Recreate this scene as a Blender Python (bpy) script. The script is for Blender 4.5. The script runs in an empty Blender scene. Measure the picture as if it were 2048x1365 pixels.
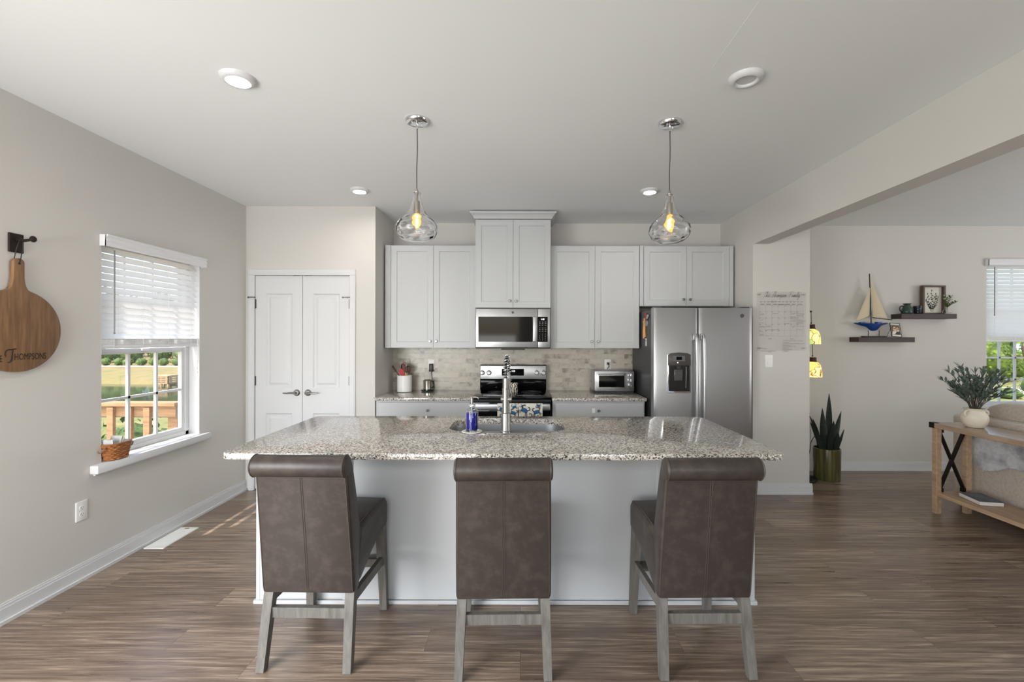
import bpy, bmesh, math, random
from mathutils import Vector, Matrix
random.seed(7)
SC = bpy.context.scene
COL = SC.collection
PI = math.pi
R = math.radians

# ------------------------------------------------------------------ camera
cam_d = bpy.data.cameras.new('camera'); cam = bpy.data.objects.new('camera', cam_d); COL.objects.link(cam)
cam.location = (0, 0, 1.47)
cam.rotation_euler = (R(90), R(-0.14), 0)
cam_d.sensor_width = 36.0; cam_d.lens = 16.0
cam_d.shift_x = -18/2048; cam_d.shift_y = -5/2048
cam_d.clip_start = 0.05; cam_d.clip_end = 500
SC.camera = cam

# ------------------------------------------------------------------ view, world, sun, daylight
vs = SC.view_settings
vs.view_transform = 'Standard'; vs.look = 'None'; vs.gamma = 1.0; vs.exposure = 0.36; vs.use_curve_mapping = False
SC.cycles.use_denoising = True
SC.cycles.max_bounces = 10; SC.cycles.diffuse_bounces = 6; SC.cycles.transparent_max_bounces = 24
SC.cycles.sample_clamp_indirect = 6.0
W = bpy.data.worlds.new('sky'); SC.world = W; W.use_nodes = True
wn = W.node_tree.nodes; wl = W.node_tree.links
sky = wn.new('ShaderNodeTexSky'); sky.sky_type = 'NISHITA'; sky.sun_disc = False
sky.sun_elevation = R(54); sky.sun_rotation = R(205); sky.altitude = 10; sky.air_density = 1.0; sky.dust_density = 2.0
wl.new(sky.outputs[0], wn['Background'].inputs[0]); wn['Background'].inputs[1].default_value = 0.45

def lamp(name, kind, loc, direction, power, color=(1, 1, 1), **kw):
    d = bpy.data.lights.new(name, kind); d.energy = power; d.color = color
    for k, v in kw.items(): setattr(d, k, v)
    o = bpy.data.objects.new(name, d); COL.objects.link(o); o.location = loc
    o.rotation_euler = Vector(direction).to_track_quat('-Z', 'Y').to_euler()
    return o
lamp('sun', 'SUN', (-8, -12, 20), (0.352, 0.36, -1.0), 5.0, (1.0, 0.95, 0.87), angle=R(0.53))
# daylight by the patio door, then three added lamps aimed up to lighten ceilings
lamp('patio_door_daylight', 'AREA', (-2.62, -0.30, 1.10), (0.20, 0.76, -0.60), 150, (0.97, 0.985, 1.0), shape='RECTANGLE', size=1.8, size_y=2.0)
lamp('rear_left_fill', 'AREA', (-1.3, -2.72, 1.15), (0, 0.38, 0.92), 92, (0.97, 0.985, 1.0), shape='RECTANGLE', size=2.3, size_y=2.1)  # added fill, tilted up so its bounce brightens the kitchen ceiling
lamp('rear_right_fill', 'AREA', (1.9, -2.72, 1.45), (0, 0.38, 0.92), 44, (0.97, 0.985, 1.0), shape='RECTANGLE', size=1.6, size_y=1.5)  # second added fill behind the camera, same upward tilt
lamp('living_side_fill', 'AREA', (7.45, 1.6, 1.5), (-0.42, 0, 0.90), 130, (0.97, 0.985, 1.0), shape='RECTANGLE', size=2.6, size_y=1.6)  # added fill before a solid wall, lightens the living-room ceiling

# ------------------------------------------------------------------ materials
def lin(c):
    c = c / 255.0
    return c / 12.92 if c <= 0.04045 else ((c + 0.055) / 1.055) ** 2.4
def rgb(c): return (lin(c[0]), lin(c[1]), lin(c[2]), 1.0)
MATS = {}
def M(name, col, rough=0.5, metal=0.0, spec=0.5, bump=None, var=None, emit=0.0, coat=0.0, stretch=None, trans=0.0, ior=1.45, sheen=0.0, aniso=0.0):
    if name in MATS: return MATS[name]
    m = bpy.data.materials.new(name); m.use_nodes = True; MATS[name] = m
    nt = m.node_tree; N = nt.nodes; L = nt.links; p = N['Principled BSDF']
    p.inputs['Base Color'].default_value = rgb(col); p.inputs['Roughness'].default_value = rough
    p.inputs['Metallic'].default_value = metal; p.inputs['Specular IOR Level'].default_value = spec
    p.inputs['Coat Weight'].default_value = coat; p.inputs['Transmission Weight'].default_value = trans
    p.inputs['IOR'].default_value = ior; p.inputs['Sheen Weight'].default_value = sheen
    p.inputs['Anisotropic'].default_value = aniso
    if emit:
        p.inputs['Emission Color'].default_value = rgb(col); p.inputs['Emission Strength'].default_value = emit
    if bump or var:
        tc = N.new('ShaderNodeTexCoord'); mp = N.new('ShaderNodeMapping'); L.new(tc.outputs['Object'], mp.inputs[0])
        if stretch: mp.inputs['Scale'].default_value = stretch
    if var:                                     # var = (scale, second colour, low, high)
        n = N.new('ShaderNodeTexNoise'); n.inputs['Scale'].default_value = var[0]; n.inputs['Detail'].default_value = 6; n.inputs['Roughness'].default_value = 0.65
        L.new(mp.outputs[0], n.inputs['Vector'])
        r = N.new('ShaderNodeValToRGB'); r.color_ramp.elements[0].position = var[2]; r.color_ramp.elements[1].position = var[3]
        r.color_ramp.elements[0].color = rgb(col); r.color_ramp.elements[1].color = rgb(var[1])
        L.new(n.outputs['Fac'], r.inputs[0]); L.new(r.outputs[0], p.inputs['Base Color'])
    if bump:                                    # bump = (scale, strength, distance)
        n = N.new('ShaderNodeTexNoise'); n.inputs['Scale'].default_value = bump[0]; n.inputs['Detail'].default_value = 4
        L.new(mp.outputs[0], n.inputs['Vector'])
        b = N.new('ShaderNodeBump'); b.inputs['Strength'].default_value = bump[1]; b.inputs['Distance'].default_value = bump[2]
        L.new(n.outputs['Fac'], b.inputs['Height']); L.new(b.outputs[0], p.inputs['Normal'])
    return m

def thin_glass(name, tint=(255, 255, 255), refl=1.0):
    m = bpy.data.materials.new(name); m.use_nodes = True; MATS[name] = m
    nt = m.node_tree; N = nt.nodes; L = nt.links; N.remove(N['Principled BSDF']); out = N['Material Output']
    t = N.new('ShaderNodeBsdfTransparent'); t.inputs[0].default_value = rgb(tint)
    g = N.new('ShaderNodeBsdfGlossy'); g.inputs['Roughness'].default_value = 0.02
    f = N.new('ShaderNodeLayerWeight')
    q = N.new('ShaderNodeMath'); q.operation = 'POWER'; q.inputs[1].default_value = 5; L.new(f.outputs['Facing'], q.inputs[0])
    k = N.new('ShaderNodeMath'); k.operation = 'MULTIPLY_ADD'; k.inputs[1].default_value = 0.5 * refl; k.inputs[2].default_value = 0.03 * refl; L.new(q.outputs[0], k.inputs[0])
    x = N.new('ShaderNodeMixShader'); L.new(k.outputs[0], x.inputs[0]); L.new(t.outputs[0], x.inputs[1]); L.new(g.outputs[0], x.inputs[2])
    L.new(x.outputs[0], out.inputs[0]); return m

def translucent(name, col, amount, emit=0):
    m = bpy.data.materials.new(name); m.use_nodes = True; MATS[name] = m
    nt = m.node_tree; N = nt.nodes; L = nt.links; N.remove(N['Principled BSDF']); out = N['Material Output']
    d = N.new('ShaderNodeBsdfDiffuse'); d.inputs[0].default_value = rgb(col)
    t = N.new('ShaderNodeBsdfTranslucent'); t.inputs[0].default_value = rgb(col)
    x = N.new('ShaderNodeMixShader'); x.inputs[0].default_value = amount
    L.new(d.outputs[0], x.inputs[1]); L.new(t.outputs[0], x.inputs[2]); L.new(x.outputs[0], out.inputs[0]); return m

def granite():
    m = bpy.data.materials.new('speckled_granite'); m.use_nodes = True; MATS['granite'] = m
    nt = m.node_tree; N = nt.nodes; L = nt.links; p = N['Principled BSDF']
    tc = N.new('ShaderNodeTexCoord')
    v = N.new('ShaderNodeTexVoronoi'); v.inputs['Scale'].default_value = 175; v.inputs['Randomness'].default_value = 1
    L.new(tc.outputs['Object'], v.inputs['Vector'])
    sep = N.new('ShaderNodeSeparateColor'); L.new(v.outputs['Color'], sep.inputs[0])
    n = N.new('ShaderNodeTexNoise'); n.inputs['Scale'].default_value = 80; n.inputs['Detail'].default_value = 5; L.new(tc.outputs['Object'], n.inputs['Vector'])
    a = N.new('ShaderNodeMath'); a.operation = 'MULTIPLY_ADD'; a.inputs[1].default_value = 0.62; L.new(sep.outputs[0], a.inputs[0])
    b = N.new('ShaderNodeMath'); b.operation = 'MULTIPLY'; b.inputs[1].default_value = 0.62; L.new(n.outputs['Fac'], b.inputs[0]); L.new(b.outputs[0], a.inputs[2])
    r = N.new('ShaderNodeValToRGB'); e = r.color_ramp.elements; r.color_ramp.interpolation = 'CONSTANT'
    e[0].position = 0.0; e[0].color = rgb((34, 34, 36)); e[1].position = 0.32; e[1].color = rgb((92, 90, 89))
    for pos, c in ((0.45, (148, 141, 133)), (0.57, (184, 176, 166)), (0.75, (214, 208, 199))):
        x = e.new(pos); x.color = rgb(c)
    L.new(a.outputs[0], r.inputs[0]); L.new(r.outputs[0], p.inputs['Base Color'])
    p.inputs['Roughness'].default_value = 0.09; p.inputs['Specular IOR Level'].default_value = 0.6
    return m

def plank_floor():
    m = bpy.data.materials.new('brown_plank_floor'); m.use_nodes = True; MATS['floor'] = m
    nt = m.node_tree; N = nt.nodes; L = nt.links; p = N['Principled BSDF']
    tc = N.new('ShaderNodeTexCoord')
    br = N.new('ShaderNodeTexBrick'); br.offset = 0.37; br.inputs['Scale'].default_value = 1.0
    br.inputs['Brick Width'].default_value = 1.22; br.inputs['Row Height'].default_value = 0.178; br.inputs['Mortar Size'].default_value = 0.0012
    br.inputs['Mortar Smooth'].default_value = 0.2; br.inputs['Bias'].default_value = 0.0
    br.inputs['Color1'].default_value = (0, 0, 0, 1); br.inputs['Color2'].default_value = (1, 1, 1, 1); br.inputs['Mortar'].default_value = (0.25, 0.25, 0.25, 1)
    L.new(tc.outputs['Object'], br.inputs['Vector'])
    # each plank shifts the grain
    off = N.new('ShaderNodeVectorMath'); off.operation = 'MULTIPLY_ADD'; off.inputs[1].default_value = (7.3, 3.1, 5.0)
    L.new(br.outputs['Color'], off.inputs[0]); L.new(tc.outputs['Object'], off.inputs[2])
    mp = N.new('ShaderNodeMapping'); mp.inputs['Scale'].default_value = (0.9, 20.0, 1.0); L.new(off.outputs[0], mp.inputs[0])
    g = N.new('ShaderNodeTexNoise'); g.inputs['Scale'].default_value = 2.6; g.inputs['Detail'].default_value = 9; g.inputs['Roughness'].default_value = 0.62; g.inputs['Distortion'].default_value = 0.6
    L.new(mp.outputs[0], g.inputs['Vector'])
    mp2 = N.new('ShaderNodeMapping'); mp2.inputs['Scale'].default_value = (4.0, 130.0, 1.0); L.new(off.outputs[0], mp2.inputs[0])
    g2 = N.new('ShaderNodeTexNoise'); g2.inputs['Scale'].default_value = 1.6; g2.inputs['Detail'].default_value = 4; L.new(mp2.outputs[0], g2.inputs['Vector'])
    s = N.new('ShaderNodeMath'); s.operation = 'MULTIPLY_ADD'; s.inputs[1].default_value = 0.72; L.new(g.outputs['Fac'], s.inputs[0])
    s2 = N.new('ShaderNodeMath'); s2.operation = 'MULTIPLY'; s2.inputs[1].default_value = 0.22; L.new(g2.outputs['Fac'], s2.inputs[0]); L.new(s2.outputs[0], s.inputs[2])
    s3 = N.new('ShaderNodeMath'); s3.operation = 'MULTIPLY_ADD'; s3.inputs[1].default_value = 0.10; L.new(br.outputs['Color'], s3.inputs[0]); L.new(s.outputs[0], s3.inputs[2])
    r = N.new('ShaderNodeValToRGB'); e = r.color_ramp.elements
    e[0].position = 0.30; e[0].color = rgb((84, 68, 57)); e[1].position = 0.70; e[1].color = rgb((184, 164, 144))
    x = e.new(0.46); x.color = rgb((108, 91, 78)); x = e.new(0.57); x.color = rgb((136, 118, 102))
    L.new(s3.outputs[0], r.inputs[0])
    mx = N.new('ShaderNodeMix'); mx.data_type = 'RGBA'; mx.blend_type = 'MULTIPLY'; mx.inputs[0].default_value = 1.0
    inv = N.new('ShaderNodeMapRange'); inv.inputs[1].default_value = 0; inv.inputs[2].default_value = 1; inv.inputs[3].default_value = 1; inv.inputs[4].default_value = 0.55
    L.new(br.outputs['Fac'], inv.inputs[0]); L.new(r.outputs[0], mx.inputs[6]); L.new(inv.outputs[0], mx.inputs[7])
    L.new(mx.outputs[2], p.inputs['Base Color'])
    rr = N.new('ShaderNodeMapRange'); rr.inputs[3].default_value = 0.22; rr.inputs[4].default_value = 0.38; L.new(g.outputs['Fac'], rr.inputs[0]); L.new(rr.outputs[0], p.inputs['Roughness'])
    bp = N.new('ShaderNodeBump'); bp.inputs['Strength'].default_value = 0.12; bp.inputs['Distance'].default_value = 0.002; L.new(s.outputs[0], bp.inputs['Height']); L.new(bp.outputs[0], p.inputs['Normal'])
    p.inputs['Specular IOR Level'].default_value = 0.7
    return m

def marble_tile():
    m = bpy.data.materials.new('marble_subway_tile'); m.use_nodes = True; MATS['tile'] = m
    nt = m.node_tree; N = nt.nodes; L = nt.links; p = N['Principled BSDF']
    tc = N.new('ShaderNodeTexCoord'); sw = N.new('ShaderNodeSeparateXYZ'); cb = N.new('ShaderNodeCombineXYZ')
    L.new(tc.outputs['Object'], sw.inputs[0]); L.new(sw.outputs[0], cb.inputs[0]); L.new(sw.outputs[2], cb.inputs[1])
    br = N.new('ShaderNodeTexBrick'); br.offset = 0.5; br.inputs['Scale'].default_value = 1
    br.inputs['Brick Width'].default_value = 0.152; br.inputs['Row Height'].default_value = 0.052; br.inputs['Mortar Size'].default_value = 0.0013
    br.inputs['Color1'].default_value = (0, 0, 0, 1); br.inputs['Color2'].default_value = (1, 1, 1, 1); br.inputs['Mortar'].default_value = (0.5, 0.5, 0.5, 1)
    L.new(cb.outputs[0], br.inputs['Vector'])
    off = N.new('ShaderNodeVectorMath'); off.operation = 'MULTIPLY_ADD'; off.inputs[1].default_value = (3, 5, 2); L.new(br.outputs['Color'], off.inputs[0]); L.new(cb.outputs[0], off.inputs[2])
    n = N.new('ShaderNodeTexNoise'); n.inputs['Scale'].default_value = 9; n.inputs['Detail'].default_value = 8; n.inputs['Distortion'].default_value = 1.4; L.new(off.outputs[0], n.inputs['Vector'])
    s = N.new('ShaderNodeMath'); s.operation = 'MULTIPLY_ADD'; s.inputs[1].default_value = 0.42; L.new(br.outputs['Color'], s.inputs[0]); L.new(n.outputs['Fac'], s.inputs[2])
    r = N.new('ShaderNodeValToRGB'); e = r.color_ramp.elements
    e[0].position = 0.44; e[0].color = rgb((140, 130, 120)); e[1].position = 0.86; e[1].color = rgb((190, 182, 171))
    x = e.new(0.60); x.color = rgb((172, 164, 153)); L.new(s.outputs[0], r.inputs[0])
    mx = N.new('ShaderNodeMix'); mx.data_type = 'RGBA'; L.new(br.outputs['Fac'], mx.inputs[0]); L.new(r.outputs[0], mx.inputs[6]); mx.inputs[7].default_value = rgb((180, 173, 162))
    L.new(mx.outputs[2], p.inputs['Base Color']); p.inputs['Roughness'].default_value = 0.35
    bp = N.new('ShaderNodeBump'); bp.inputs['Strength'].default_value = 0.3; bp.inputs['Distance'].default_value = -0.002; L.new(br.outputs['Fac'], bp.inputs['Height']); L.new(bp.outputs[0], p.inputs['Normal'])
    return m

WALL = M('greige_wall_paint', (204, 201, 196), 0.72, spec=0.3, bump=(300, 0.03, 0.001))
CEIL = M('white_ceiling_paint', (230, 232, 232), 0.8, spec=0.2)
TRIM = M('white_trim_paint', (209, 210, 211), 0.38)
CAB = M('white_cabinet_paint', (188, 190, 191), 0.42)
CABIN = M('cabinet_interior', (120, 100, 82), 0.7)
GRAN = granite(); FLOOR = plank_floor(); TILE = marble_tile()
STEEL = M('brushed_steel', (182, 183, 185), 0.36, 1.0, bump=(60, 0.05, 0.0006), stretch=(1, 1, 40))
STEELH = M('brushed_steel_sideways', (182, 183, 185), 0.36, 1.0, bump=(40, 0.05, 0.0006), stretch=(0.6, 1, 30))
FAUC = M('brushed_nickel', (150, 148, 145), 0.33, 1.0)
NICKEL = M('satin_nickel', (150, 148, 145), 0.30, 1.0)
HINGE = M('hinge_steel', (104, 102, 100), 0.4, 1.0)
CHROME = M('polished_chrome', (225, 226, 228), 0.07, 1.0)
BLACKG = M('black_glass', (8, 8, 9), 0.06, spec=0.28)
BLACKP = M('black_plastic', (18, 18, 19), 0.4)
DKGREY = M('dark_grey_enamel', (58, 58, 60), 0.42)
DKMETAL = M('dark_bronze_metal', (52, 42, 38), 0.5, 0.7)
PLASTW = M('white_plastic', (234, 234, 232), 0.35)
INK = M('black_ink', (22, 21, 21), 0.6)
LEATH = M('taupe_leather', (55, 48, 44), 0.40, spec=0.4, bump=(220, 0.10, 0.0012), var=(19.0, (74, 66, 60), 0.45, 0.80))
LEATHP = M('taupe_leather_piping', (70, 62, 57), 0.42)
GREYW = M('grey_washed_wood', (88, 84, 79), 0.55, var=(6.0, (114, 110, 104), 0.35, 0.7), stretch=(8, 8, 0.8), bump=(30, 0.1, 0.001))
OAK = M('pale_oak', (188, 160, 130), 0.42, var=(3.0, (158, 130, 102), 0.35, 0.7), stretch=(14, 1.2, 14))
OAKTOP = M('pale_oak_top', (170, 148, 126), 0.22, var=(3.0, (142, 120, 98), 0.35, 0.7), stretch=(14, 1.2, 14))
WALNUT = M('brown_board_wood', (138, 104, 72), 0.5, var=(4.0, (98, 70, 46), 0.36, 0.72), stretch=(10, 16, 1.2))
DKWOOD = M('dark_stained_wood', (62, 44, 40), 0.5, var=(5, (44, 31, 28), 0.35, 0.7), stretch=(2, 10, 10))
FABRIC = M('beige_sofa_fabric', (190, 178, 166), 0.9, sheen=0.3, bump=(400, 0.25, 0.002), var=(60, (172, 160, 149), 0.4, 0.65))
FUR = M('grey_fur', (206, 206, 208), 0.95, sheen=0.6, var=(4.5, (140, 140, 144), 0.42, 0.62))
CERW = M('white_ceramic', (234, 233, 230), 0.22)
CREAM = M('cream_ceramic', (214, 206, 190), 0.4)
LEAFO = M('olive_leaf', (88, 104, 95), 0.55, var=(20, (118, 132, 122), 0.4, 0.7))
STEMO = M('olive_stem', (72, 66, 52), 0.7)
GLASS = thin_glass('window_glass')
ACRYL = thin_glass('clear_acrylic', (253, 253, 253), 1.0)
HGLASS = M('hammered_glass', (255, 255, 255), 0.0, trans=1.0, ior=1.45)
BLINDM = translucent('white_blind_slat', (240, 241, 242), 0.34)
BLINDR = M('white_blind_rail', (226, 226, 228), 0.45)
PINE = M('deck_pine', (168, 136, 98), 0.7, var=(3, (132, 100, 66), 0.35, 0.7), stretch=(1.5, 12, 12))
GRASS = M('lawn_grass', (98, 108, 50), 0.95, var=(1.2, (138, 124, 76), 0.4, 0.62))
BANKM = M('dry_bank_grass', (132, 116, 74), 0.95, var=(0.8, (104, 106, 50), 0.45, 0.7))
WATER = M('pond_water', (60, 66, 46), 0.08, spec=0.5, bump=(3, 0.1, 0.01))
LAKE = M('lake_water', (150, 164, 184), 0.2, spec=0.5, bump=(2, 0.1, 0.02))
SAND = M('pale_road', (206, 190, 172), 0.9)
HEDGE = M('hedge_leaf', (84, 106, 36), 0.7, var=(3, (46, 66, 22), 0.4, 0.65))
DKLEAF = M('dark_tree_leaf', (58, 78, 38), 0.8, var=(3, (86, 108, 48), 0.4, 0.65))
BARK = M('bark', (86, 70, 56), 0.9)
# ------------------------------------------------------------------ mesh helpers
class MB:
    def __init__(s): s.v = []; s.f = []; s.m = []; s.mi = 0
    def add(s, vs, fs):
        b = len(s.v); s.v += [tuple(v) for v in vs]
        for f in fs: s.f.append([i + b for i in f]); s.m.append(s.mi)
        return s
    def box(s, x0, x1, y0, y1, z0, z1, bev=0.0, seg=2, mat=None):
        if bev <= 0:
            vs = [(x0, y0, z0), (x1, y0, z0), (x1, y1, z0), (x0, y1, z0), (x0, y0, z1), (x1, y0, z1), (x1, y1, z1), (x0, y1, z1)]
            fs = [(0, 3, 2, 1), (4, 5, 6, 7), (0, 1, 5, 4), (1, 2, 6, 5), (2, 3, 7, 6), (3, 0, 4, 7)]
        else:
            bm = bmesh.new(); bmesh.ops.create_cube(bm, size=1.0)
            for v in bm.verts: v.co = Vector(((x0 + x1) / 2 + v.co.x * (x1 - x0), (y0 + y1) / 2 + v.co.y * (y1 - y0), (z0 + z1) / 2 + v.co.z * (z1 - z0)))
            bmesh.ops.bevel(bm, geom=bm.edges[:], offset=bev, segments=seg, profile=0.5, affect='EDGES')
            bm.verts.index_update(); vs = [v.co.copy() for v in bm.verts]; fs = [[v.index for v in f.verts] for f in bm.faces]; bm.free()
        if mat is not None: vs = [mat @ Vector(v) for v in vs]
        return s.add(vs, fs)
    def beam(s, p0, p1, w, t, up=(0, 0, 1), w1=None, t1=None):
        """rectangular bar from p0 to p1; w across, t along 'up'"""
        p0 = Vector(p0); p1 = Vector(p1); d = (p1 - p0).normalized(); u = Vector(up); a = d.cross(u)
        if a.length < 1e-4: a = d.cross(Vector((0, 1, 0)))
        a.normalize(); u = a.cross(d).normalized(); w1 = w if w1 is None else w1; t1 = t if t1 is None else t1
        vs = []
        for p, ww, tt in ((p0, w, t), (p1, w1, t1)):
            for i, j in ((-1, -1), (1, -1), (1, 1), (-1, 1)): vs.append(p + a * (i * ww / 2) + u * (j * tt / 2))
        return s.add(vs, [(0, 1, 2, 3), (7, 6, 5, 4), (0, 4, 5, 1), (1, 5, 6, 2), (2, 6, 7, 3), (3, 7, 4, 0)])
    def tube(s, pts, r, n=10, caps=True, closed=False):
        pts = [Vector(p) for p in pts]; k = len(pts); rs = r if isinstance(r, (list, tuple)) else [r] * k
        vs = []; prev = None
        for i, p in enumerate(pts):
            if closed: d = pts[(i + 1) % k] - pts[i - 1]
            else: d = pts[min(i + 1, k - 1)] - pts[max(i - 1, 0)]
            d.normalize()
            if prev is None:
                a = d.orthogonal().normalized()
            else:
                a = prev - d * prev.dot(d)
                a = a.normalized() if a.length > 1e-6 else d.orthogonal().normalized()
            prev = a; b = d.cross(a)
            for j in range(n):
                t = 2 * PI * j / n; vs.append(p + (a * math.cos(t) + b * math.sin(t)) * rs[i])
        fs = []
        for i in range(k if closed else k - 1):
            q = (i + 1) % k
            for j in range(n): fs.append((i * n + j, i * n + (j + 1) % n, q * n + (j + 1) % n, q * n + j))
        if caps and not closed: fs.append(tuple(range(n - 1, -1, -1))); fs.append(tuple((k - 1) * n + j for j in range(n)))
        return s.add(vs, fs)
    def cyl(s, p0, p1, r, r1=None, n=24): return s.tube([p0, p1], [r, r if r1 is None else r1], n)
    def lathe(s, prof, c=(0, 0, 0), n=32, axis='Z', wob=None):
        vs = []; fs = []; c = Vector(c)
        for i, (r, z) in enumerate(prof):
            for j in range(n):
                t = 2 * PI * j / n; rr = max(r, 1e-5)
                if wob: rr *= wob(t, z)
                x, y = rr * math.cos(t), rr * math.sin(t)
                p = {'Z': (x, y, z), 'Y': (x, z, -y), 'X': (z, x, y)}[axis]
                vs.append(c + Vector(p))
        k = len(prof)
        for i in range(k - 1):
            for j in range(n): fs.append((i * n + j, i * n + (j + 1) % n, (i + 1) * n + (j + 1) % n, (i + 1) * n + j))
        if prof[0][0] > 1e-4: fs.append(tuple(range(n - 1, -1, -1)))
        if prof[-1][0] > 1e-4: fs.append(tuple((k - 1) * n + j for j in range(n)))
        return s.add(vs, fs)
    def ball(s, c, rx, ry=None, rz=None, n=16, m=10, fn=None):
        ry = ry or rx; rz = rz or rx; vs = []; fs = []
        for i in range(m + 1):
            ph = PI * i / m
            for j in range(n):
                t = 2 * PI * j / n; d = (math.sin(ph) * math.cos(t), math.sin(ph) * math.sin(t), math.cos(ph)); k = fn(d) if fn else 1
                vs.append((c[0] + rx * d[0] * k, c[1] + ry * d[1] * k, c[2] + rz * d[2] * k))
        for i in range(m):
            for j in range(n): fs.append((i * n + j, (i + 1) * n + j, (i + 1) * n + (j + 1) % n, i * n + (j + 1) % n))
        return s.add(vs, fs)
    def prism(s, poly, a0, a1, axis='X', rnd=0.0, seg=3):
        """extrude a 2-D polygon; axis X: poly=(y,z), Y: poly=(x,z), Z: poly=(x,y)"""
        k = len(poly); P = [Vector((p[0], p[1])) for p in poly]
        area = sum(P[i].x * P[(i + 1) % k].y - P[(i + 1) % k].x * P[i].y for i in range(k))
        if area < 0: P.reverse()
        nor = []
        for i in range(k):
            e0 = (P[i] - P[i - 1]); e1 = (P[(i + 1) % k] - P[i]); e0.normalize(); e1.normalize()
            n0 = Vector((e0.y, -e0.x)); n1 = Vector((e1.y, -e1.x)); n = (n0 + n1)
            n = n.normalized() if n.length > 1e-6 else n0
            nor.append(n / max(0.5, n.dot(n0)))
        secs = []
        if rnd > 0:
            secs = [(a0 + rnd * (1 - math.cos(PI / 2 * i / seg)), rnd * (1 - math.sin(PI / 2 * i / seg))) for i in range(seg + 1)]
            secs += [(a1 - (x - a0), ins) for x, ins in reversed(secs)]
        else: secs = [(a0, 0), (a1, 0)]
        vs = []
        for a, ins in secs:
            for p, n in zip(P, nor):
                q = p - n * ins
                vs.append({'X': (a, q.x, q.y), 'Y': (q.x, a, q.y), 'Z': (q.x, q.y, a)}[axis])
        fs = []; m = len(secs)
        for i in range(m - 1):
            for j in range(k): fs.append((i * k + j, i * k + (j + 1) % k, (i + 1) * k + (j + 1) % k, (i + 1) * k + j))
        fs.append(tuple(range(k - 1, -1, -1))); fs.append(tuple((m - 1) * k + j for j in range(k)))
        return s.add(vs, fs)
    def sheet(s, grid):
        """grid[i][j] of points -> quads"""
        a = len(grid); b = len(grid[0]); vs = [p for row in grid for p in row]
        return s.add(vs, [(i * b + j, i * b + j + 1, (i + 1) * b + j + 1, (i + 1) * b + j) for i in range(a - 1) for j in range(b - 1)])
    def xf(s, mat, start=0):
        for i in range(start, len(s.v)): s.v[i] = tuple(mat @ Vector(s.v[i]))
        return s
    def text(s, body, size, mat, sx=1.0, ext=0.0004, align='CENTER'):
        c = bpy.data.curves.new('t', 'FONT'); c.body = body; c.size = size; c.extrude = ext; c.align_x = align; c.align_y = 'CENTER'; c.resolution_u = 3
        o = bpy.data.objects.new('t', c); COL.objects.link(o)
        dg = bpy.context.evaluated_depsgraph_get(); me = bpy.data.meshes.new_from_object(o.evaluated_get(dg))
        vs = [mat @ Vector((v.co.x * sx, v.co.y, v.co.z)) for v in me.vertices]; fs = [list(p.vertices) for p in me.polygons]
        bpy.data.objects.remove(o); bpy.data.curves.remove(c); bpy.data.meshes.remove(me)
        return s.add(vs, fs)

def rrect(cx, cy, w, h, r, n=5):
    pts = []
    for sx, sy, a0 in ((1, 1, 0), (-1, 1, 90), (-1, -1, 180), (1, -1, 270)):
        for i in range(n + 1):
            a = R(a0 + 90 * i / n); pts.append((cx + sx * (w / 2 - r) + r * math.cos(a), cy + sy * (h / 2 - r) + r * math.sin(a)))
    return pts
def circ(cx, cy, rx, ry=None, n=32):
    ry = ry or rx; return [(cx + rx * math.cos(2 * PI * i / n), cy + ry * math.sin(2 * PI * i / n)) for i in range(n)]
def spline(pts, sub=6):
    P = [Vector(p) for p in pts]; out = []
    for i in range(len(P) - 1):
        p0 = P[max(i - 1, 0)]; p1 = P[i]; p2 = P[i + 1]; p3 = P[min(i + 2, len(P) - 1)]
        for k in range(sub):
            t = k / sub
            out.append(0.5 * ((2 * p1) + (p2 - p0) * t + (2 * p0 - 5 * p1 + 4 * p2 - p3) * t * t + (3 * p1 - p0 - 3 * p2 + p3) * t ** 3))
    out.append(P[-1]); return out
def XZ(x, y, z):                       # text/plane drawn in XY shown on a wall facing the camera (-Y)
    return Matrix.Translation((x, y, z)) @ Matrix.Rotation(R(90), 4, 'X')

ORG = {}
def mesh_obj(name, mb, mats, org, smooth=35):
    me = bpy.data.meshes.new(name); me.from_pydata([tuple(Vector(v) - org) for v in mb.v], [], mb.f)
    mats = mats if isinstance(mats, (list, tuple)) else [mats]
    for m in mats: me.materials.append(m)
    me.polygons.foreach_set('material_index', mb.m); me.validate(); me.update()
    bm = bmesh.new(); bm.from_mesh(me); bmesh.ops.recalc_face_normals(bm, faces=bm.faces[:]); bm.to_mesh(me); bm.free()
    if smooth: me.shade_smooth(); me.set_sharp_from_angle(angle=R(smooth))
    o = bpy.data.objects.new(name, me); COL.objects.link(o); return o
def tag(o, label=None, cat=None, group=None, kind=None):
    if label: o['label'] = label
    if cat: o['category'] = cat
    if group: o['group'] = group
    if kind: o['kind'] = kind
    return o
def grp(name, label, cat, loc, rotz=0.0, group=None, kind=None, local=False):
    o = bpy.data.objects.new(name, None); o.empty_display_size = 0.05; COL.objects.link(o); o.location = loc; o.rotation_euler.z = rotz
    ORG[o.name] = Vector((0, 0, 0)) if (local or rotz) else Vector(loc)
    return tag(o, label, cat, group, kind)
def part(name, mb, mats, parent, label=None, smooth=35, kind=None):
    o = mesh_obj(name, mb, mats, ORG[parent.name], smooth); o.parent = parent; ORG[o.name] = ORG[parent.name]
    return tag(o, label, kind=kind)
def one(name, mb, mats, label, cat, loc, group=None, kind=None, smooth=35):
    o = mesh_obj(name, mb, mats, Vector(loc), smooth); o.location = loc; ORG[o.name] = Vector(loc)
    return tag(o, label, cat, group, kind)
def struct(name, mb, mats, smooth=35, label=None, cat=None):
    o = mesh_obj(name, mb, mats, Vector((0, 0, 0)), smooth); ORG[o.name] = Vector((0, 0, 0)); return tag(o, label, cat, kind='structure')
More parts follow.
